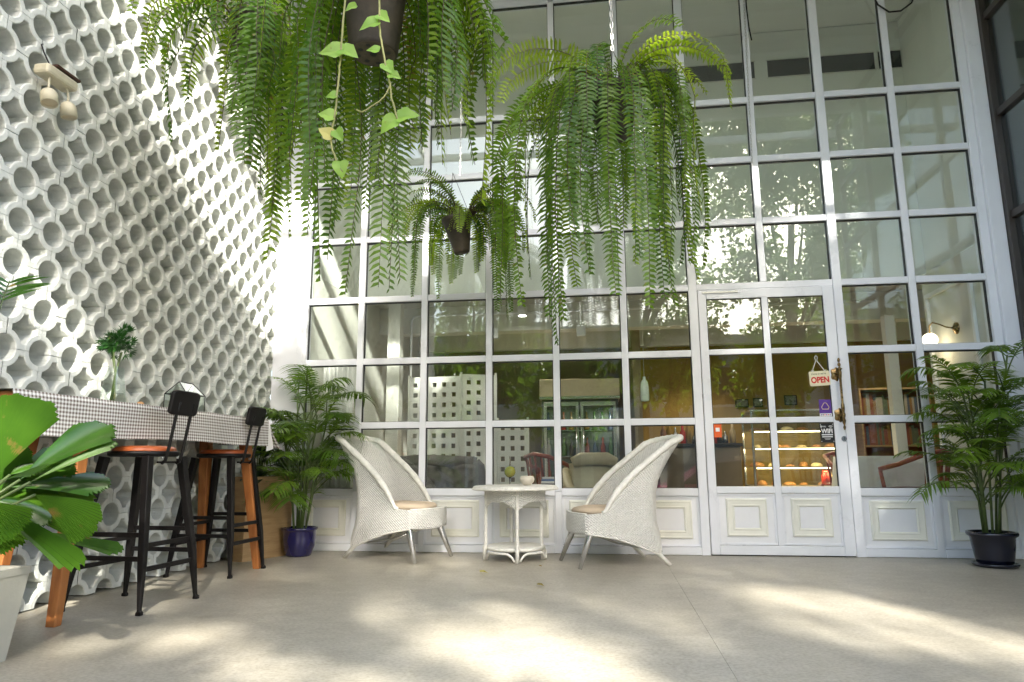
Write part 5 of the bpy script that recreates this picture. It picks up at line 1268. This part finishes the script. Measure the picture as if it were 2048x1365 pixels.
def smooth(P, n=5):
    out = []
    for i in range(len(P) - 1):
        p0, p1, p2, p3 = P[max(i - 1, 0)], P[i], P[i + 1], P[min(i + 2, len(P) - 1)]
        for k in range(n):
            t = k / n; out.append(.5 * ((2 * p1) + (p2 - p0) * t + (2 * p0 - 5 * p1 + 4 * p2 - p3) * t * t + (3 * p1 - p0 - 3 * p2 + p3) * t ** 3) + Vector((random.gauss(0, .0012), 0, 0)))
    return out + [P[-1]]
for vp, r in ((smooth(vp1), .0040), (smooth(vp2), .0040), (smooth(tend), .003)): MB().tube(vp, r, 6).build('stem', 'vinestem', vn, world=True)
LV = [((683, 105), (-1, -.15, .15), .088, 'vine'), ((684, 100), (1, -.2, -.5), .070, 'vine'), ((674, 192), (-1, -.1, .1), .045, 'vine'), ((668, 235), (-.9, -.2, .35), .062, 'vine'), ((664, 275), (-.6, -.3, .5), .058, 'vineold'),
      ((672, 262), (.5, -.2, -.75), .05, 'vine'), ((680, 325), (.2, -.2, -1), .062, 'vine'), ((757, 45), (-.9, -.2, -.25), .075, 'vine'), ((758, 30), (.8, -.2, -.6), .052, 'vine'), ((757, 102), (-.9, -.1, .25), .048, 'vine'),
      ((770, 128), (.55, -.2, -.7), .055, 'vine'), ((780, 150), (.9, -.2, -.35), .045, 'vine'), ((792, 238), (-.65, -.2, -.6), .075, 'vine'), ((798, 236), (1, -.2, .1), .075, 'vine'), ((712, 12), (-.7, -.2, -.3), .045, 'vine'), ((760, -10), (.8, -.1, .3), .06, 'vine'), ((700, -40), (-.8, -.2, .1), .07, 'vine')]
for (q, d, L_, m_) in LV:
    m = MB(); b = at(*q, VY + (.05 if q[0] > 700 else 0)); heart(m, b, Vector(d), Vector((random.uniform(-.3, .3), -1, .35)), L_ * .95); m.build('leaf', m_, vn, world=True)
vb = MB(); vb.tube([vp1[0], Vector((1.62, -3.32, 4.0)), Vector((1.60, -3.33, 4.86))], .004, 6); vb.tube([vp2[0], Vector((1.68, -3.30, 4.0)), Vector((1.66, -3.33, 4.86))], .004, 6); vb.build('stem', 'vinestem', vn, world=True)

# fallen leaves on the floor
for i, (px, py, s, m_) in enumerate(((961, 1149, .03, 'vineold'), (1075, 1175, .024, 'ferndry'), (1078, 1136, .014, 'ferndry'))):
    d = Rm @ Vector(((px - 1024) / 1367.91, 1, -(py - 682.5) / 1367.91)); p = CAM + d * (-CAM.z / d.z)
    m = MB(); heart(m, Vector((0, 0, .004)), Vector((1, .3 - i * .5, .06)), Vector((0, 0, 1)), s * 1.6); o = m.build('fallen_leaf', m_); o.location = (p.x, p.y, .010)
    tag(o, ('fallen yellow green leaf on the floor before the wicker table', 'curled dry brown leaf alone on the open floor', 'tiny dry leaf near the wicker table foot')[i], 'leaf')

# ================================================================== STREET TREES THAT DAPPLE THE TERRACE
random.seed(77)
KX, KZ = SUN.x / SUN.y, SUN.z / SUN.y                     # drift per metre of y along the light
LIT = []                                                   # gaps in the foliage: where light reaches floor (x, y, rx, ry)
for (x, y, rx, ry) in ((3.62, -1.75, .34, .42), (3.80, -2.10, .34, .40), (4.0, -2.55, .36, .45), (4.2, -3.0, .3, .4), (3.45, -2.35, .25, .3), (2.20, -2.52, .26, .36), (1.90, -2.62, .22, .30), (1.45, -3.15, .34, .30), (1.85, -3.25, .2, .2), (2.36, -3.05, .30, .35), (2.9, -3.3, .25, .2), (.95, -2.75, .25, .25), (.52, -1.20, .22, .20),
                       (1.20, -.72, .13, .16), (1.47, -.44, .12, .14), (3.22, -.74, .13, .13), (1.32, -1.80, .14, .16), (.55, -2.95, .10, .20), (1.55, -2.2, .22, .2), (.9, -2.0, .12, .12), (2.0, -.62, .10, .10), (.15, -1.35, .12, .12)):
    LIT.append((x + (0 - y) * KX, (0 - y) * KZ, rx, ry * abs(KZ)))
random.seed(5)
for k in range(46):
    x, y, r = random.uniform(.2, 5.2), random.uniform(-3.6, -.5), random.uniform(.05, .13); LIT.append((x + (0 - y) * KX, (0 - y) * KZ, r, r * .75))
LIT += [(-.55, 2.2, .62, .66), (-1.3, 2.2, .6, .62), (-.05, 1.75, .14, .26), (-1.1, -.15, .24, .24), (-.92, -.30, .16, .14), (-1.3, -.6, .2, .2), (-.84, -1.35, .28, .26), (-.66, -1.9, .2, .12), (1.55, 1.9, .20, .20), (.3, 2.2, .25, .3), (2.3, 2.35, .35, .22), (-.1, 1.1, .10, .3), (1.2, 2.45, .35, .2)]
def gap(a, b):
    g = 0
    for (x, z, rx, rz) in LIT:
        q = ((a - x) / rx) ** 2 + ((b - z) / rz) ** 2
        if q < 1.7: g = max(g, 1.0 if q < .55 else (1.7 - q) / 1.15)
    return g
def leaf_card(m, p, s):
    d = Vector((random.gauss(0, 1), random.gauss(0, 1), random.gauss(0, 1) - .4)).normalized(); u = d.cross(Vector((random.gauss(0, 1), random.gauss(0, 1), random.gauss(0, 1)))).normalized()
    m.quad(p, p + d * s * .45 + u * s * .30, p + d * s, p + d * s * .45 - u * s * .30)
def tree(name, label, x, y, z0, ztop_, crown, seed):
    random.seed(seed); t = thing(name, label, 'tree', (x, y, -.9))
    m = MB(); m.tube([(x, y, -.9), (x + .05, y + .02, 1.0), (x - .05, y, z0), (x + .1, y + .1, ztop_ * .7)], [.19, .15, .13, .05], 12); tk = m.build('trunk', 'bark', t, world=True)
    lf = MB(); nb = 0
    for (cx_, cy_, cz_, rx, ry, rz, n) in crown:
        b = MB(); b.tube([(x - .03, y, z0 * .9), ((x + cx_) / 2, (y + cy_) / 2, (z0 + cz_) / 2 + .2), (cx_, cy_, cz_)], [.06, .045, .02], 7); b.build('limb', 'bark', t, world=True)
        k = 0
        while k < n:
            v = Vector((random.uniform(-1, 1), random.uniform(-1, 1), random.uniform(-1, 1)))
            if v.length > 1 or (v.length < .45 and random.random() < .5): continue
            p = Vector((cx_ + v.x * rx, cy_ + v.y * ry, cz_ + v.z * rz)); k += 1
            a = p.x + (0 - p.y) * KX; bz = p.z + (0 - p.y) * KZ
            if random.random() < gap(a, bz): continue
            for q in range(3): leaf_card(lf, p + Vector((random.gauss(0, .05), random.gauss(0, .05), random.gauss(0, .05))), random.uniform(.10, .17))
    lf.build('crown', 'tree', t, world=True)
def cr(a, bz, y): return a - (0 - y) * KX, bz - (0 - y) * KZ        # canopy point whose shadow lands at (a, bz) on the storefront plane
def crowns(lst):
    out = []
    for (a, bz, y, ra, rz, n) in lst:
        x, z = cr(a, bz, y); out.append((x, y, z, ra, .9, rz, n))
    return out
tree('street_tree', 'tall leafy street tree across the road behind the pink taxi', 3.6, -14.4, 4.2, 10.5,
     crowns([(-.6, -1.5, -11.3, 1.5, 1.5, 1500), (.9, -.4, -11.6, 1.5, 1.5, 1700), (-1.3, .4, -11.3, 1.7, 1.2, 3000), (1.0, 1.6, -11.5, 1.3, 1.2, 1300), (.6, -2.4, -11.2, 1.6, 1.1, 1100), (2.4, .6, -11.8, 1.3, 1.4, 1400)]), 101)
tree('street_tree', 'tall leafy street tree across the road beyond the first crown', 8.0, -14.6, 4.2, 10.8,
     crowns([(3.4, -.9, -11.6, 1.5, 1.6, 1700), (4.8, .3, -11.8, 1.6, 1.6, 1700), (3.3, 1.5, -11.5, 1.4, 1.3, 1400), (4.7, -1.9, -11.6, 1.6, 1.4, 1400), (5.4, 1.9, -12.0, 1.4, 1.3, 1100), (2.8, -2.4, -11.3, 1.3, 1.0, 900), (2.2, 2.4, -11.6, 1.3, .8, 900)]), 102)
tree('street_tree', 'round crowned street tree across the road', -1.8, -15.5, 3.0, 7.5, [(-1.8, -15.5, 4.6, 2.2, 2.0, 1.8, 1600), (-.4, -15.2, 3.6, 1.6, 1.4, 1.3, 900)], 103)
tree('street_tree', 'broad street tree across the road beside the shophouse', 9.5, -15.8, 3.0, 7.5, [(9.5, -15.8, 4.8, 2.4, 2.0, 1.9, 1600), (8.0, -15.4, 3.8, 1.6, 1.4, 1.3, 900)], 104)

for i, (x, y, z, rx, rz, n) in enumerate(((-1.1, -8.75, 2.0, .95, .85, 620), (1.7, -8.8, 2.0, 1.0, 1.0, 760), (3.9, -8.75, 2.75, 1.15, 1.15, 900), (5.9, -8.85, 2.3, .8, .8, 520))):
    tree('kerb_tree', ('young kerbside tree standing opposite the first storefront panes', 'young kerbside tree standing opposite the round wicker table', 'young kerbside tree standing opposite the glazed door', 'young kerbside tree standing beside the bonnet of the pink taxi')[i], x, y, z - rz * .9, z + .2,
         [(x, y, z, rx, .45, rz, n), (x + rx * .5, y, z + rz * .4, rx * .6, .4, rz * .6, n // 3)], 200 + i)
# ================================================================== STREET: PINK CAR, SHOPHOUSE
MT['pink'] = mat('pink_paint', (.80, .12, .28), .2, coat=.8); MT['carglass'] = mat('car_glass', (.03, .035, .04), .06)
MT['tyre'] = mat('tyre', (.02, .02, .02), .8); MT['headl'] = mat('lamp_glass', (.7, .7, .68), .1)
def car(x, y, label, body='pink'):
    c = thing('parked_car', label, 'car', (x, y, -.76))
    sec = [(-2.1, .42, .60, .70), (-1.95, .34, .78, .80), (-1.2, .26, .90, .84), (-.75, .24, .95, .85), (-.1, .24, .96, .86), (.9, .24, .96, .86), (1.5, .26, .95, .85), (2.05, .34, .88, .80), (2.2, .45, .70, .70)]
    def bd(u, v):
        i = u * (len(sec) - 1); k = min(int(i), len(sec) - 2); f = i - k; q = [a + (b - a) * f for a, b in zip(sec[k], sec[k + 1])]
        an = v * 2 * PI; ca, sa = math.cos(an), math.sin(an); e = .45
        return (q[0], q[3] * abs(ca) ** e * (1 if ca > 0 else -1), (q[1] + q[2]) / 2 + (q[2] - q[1]) / 2 * abs(sa) ** e * (1 if sa > 0 else -1))
    MB().grid(bd, 40, 32).build('body', body, c)
    cab = [(-1.0, .92, .78), (-.35, 1.40, .66), (.35, 1.46, .64), (1.0, 1.40, .66), (1.75, .94, .76)]
    m = MB(); g = MB()
    for (x0, z0, w0), (x1, z1, w1) in zip(cab, cab[1:]):
        m.quad((x0, -w0, z0), (x1, -w1, z1), (x1, w1, z1), (x0, w0, z0), smooth=True)
    for s in (-1, 1):
        for (x0, z0, w0), (x1, z1, w1) in zip(cab, cab[1:]):
            g.quad((x0, s * w0, z0 - .01), (x1, s * w1, z1 - .01), (x1, s * .80, .90), (x0, s * .80, .90))
    m.build('roof', body, c); g.build('side_windows', 'carglass', c)
    for s in (-1, 1): 
        for x_ in (-.33, .5): MB().bar((x_, s * .815, .90), (x_ + .04, s * .67, 1.42), .05, .02).build('pillar', body, c)
    for sx in (-1.35, 1.35):
        for s in (-1, 1):
            w_ = MB().tube([(sx, s * .66, .30), (sx, s * .87, .30)], .30, 24).build('wheel', 'tyre', c); MB().tube([(sx, s * .872, .30), (sx, s * .885, .30)], .19, 20).build('rim', 'steel', w_)
    for s in (-1, 1): MB().sphere((-2.02, s * .58, .66), .12, 10, 8, (.6, 1.3, .7)).build('headlight', 'headl', c); MB().sphere((2.10, s * .58, .72), .1, 10, 8, (.6, 1.3, .8)).build('tail_light', 'red', c)
    for s in (-1, 1): MB().box(-.72, -.6, s * .95 - .06, s * .95 + .06, .93, 1.05).build('wing_mirror', body, c, bevel=.03)
    MB().box(.25, .65, -.12, .12, 1.475, 1.56).build('roof_sign', mat('taxi_sign', (.7, .68, .5), .4), c, bevel=.02)
    return c
car(5.1, -10.0, 'pink saloon taxi parked along the kerb outside the terrace')
MT['facade'] = mat('pale_render', (.62, .62, .58), .85, var=.12, vscale=1.2); MT['shutter'] = mat('grey_shutter', (.30, .31, .32), .6, var=.2, vscale=2, stretch=(1, 1, 14))
def house(x0, x1, h, label, m='facade'):
    b = thing('shophouse', label, 'building', ((x0 + x1) / 2, -19, -.9)); f = lambda q, n, mm, bev=0: q.build(n, mm, b, world=True, bevel=bev)
    f(MB().box(x0, x1, -26, -19, -.9, h), 'wall', m); f(MB().box(x0 - .15, x1 + .15, -26.1, -18.8, h + .002, h + .25), 'parapet', m, .02)
    n = max(1, int((x1 - x0) / 1.8)); st = (x1 - x0) / n
    for i in range(n):
        xa = x0 + st * (i + .5)
        f(MB().box(xa - .75, xa + .75, -18.98, -18.93, -.8, 1.7), 'shutter', 'shutter')
        for z in (2.6, 5.2):
            if z + 1.6 > h: continue
            w_ = f(MB().box(xa - .55, xa + .55, -18.99, -18.95, z, z + 1.3), 'window', 'carglass'); MB().box(xa - .62 - b.location.x, xa + .62 - b.location.x, -18.99 + 19, -18.90 + 19, z - .08 + .9, z - .001 + .9).build('sill', 'white', w_)
    f(MB().box(x0 + .1, x1 - .1, -18.99, -17.9, 1.95, 2.05), 'awning', m, .01)
house(-9, -2.2, 5.0, 'pale grey white shophouse across the road with a narrow awning'); house(-2.0, 3.8, 5.4, 'pale shophouse directly across the road from the terrace', mat('cream_render', (.68, .64, .54), .85, var=.12, vscale=1.2)); house(4.0, 11.5, 4.8, 'wide grey shophouse across the road behind the taxi', mat('grey_render', (.48, .49, .48), .85, var=.12, vscale=1.2)); house(11.7, 19, 7.0, 'tall pale corner building down the street')
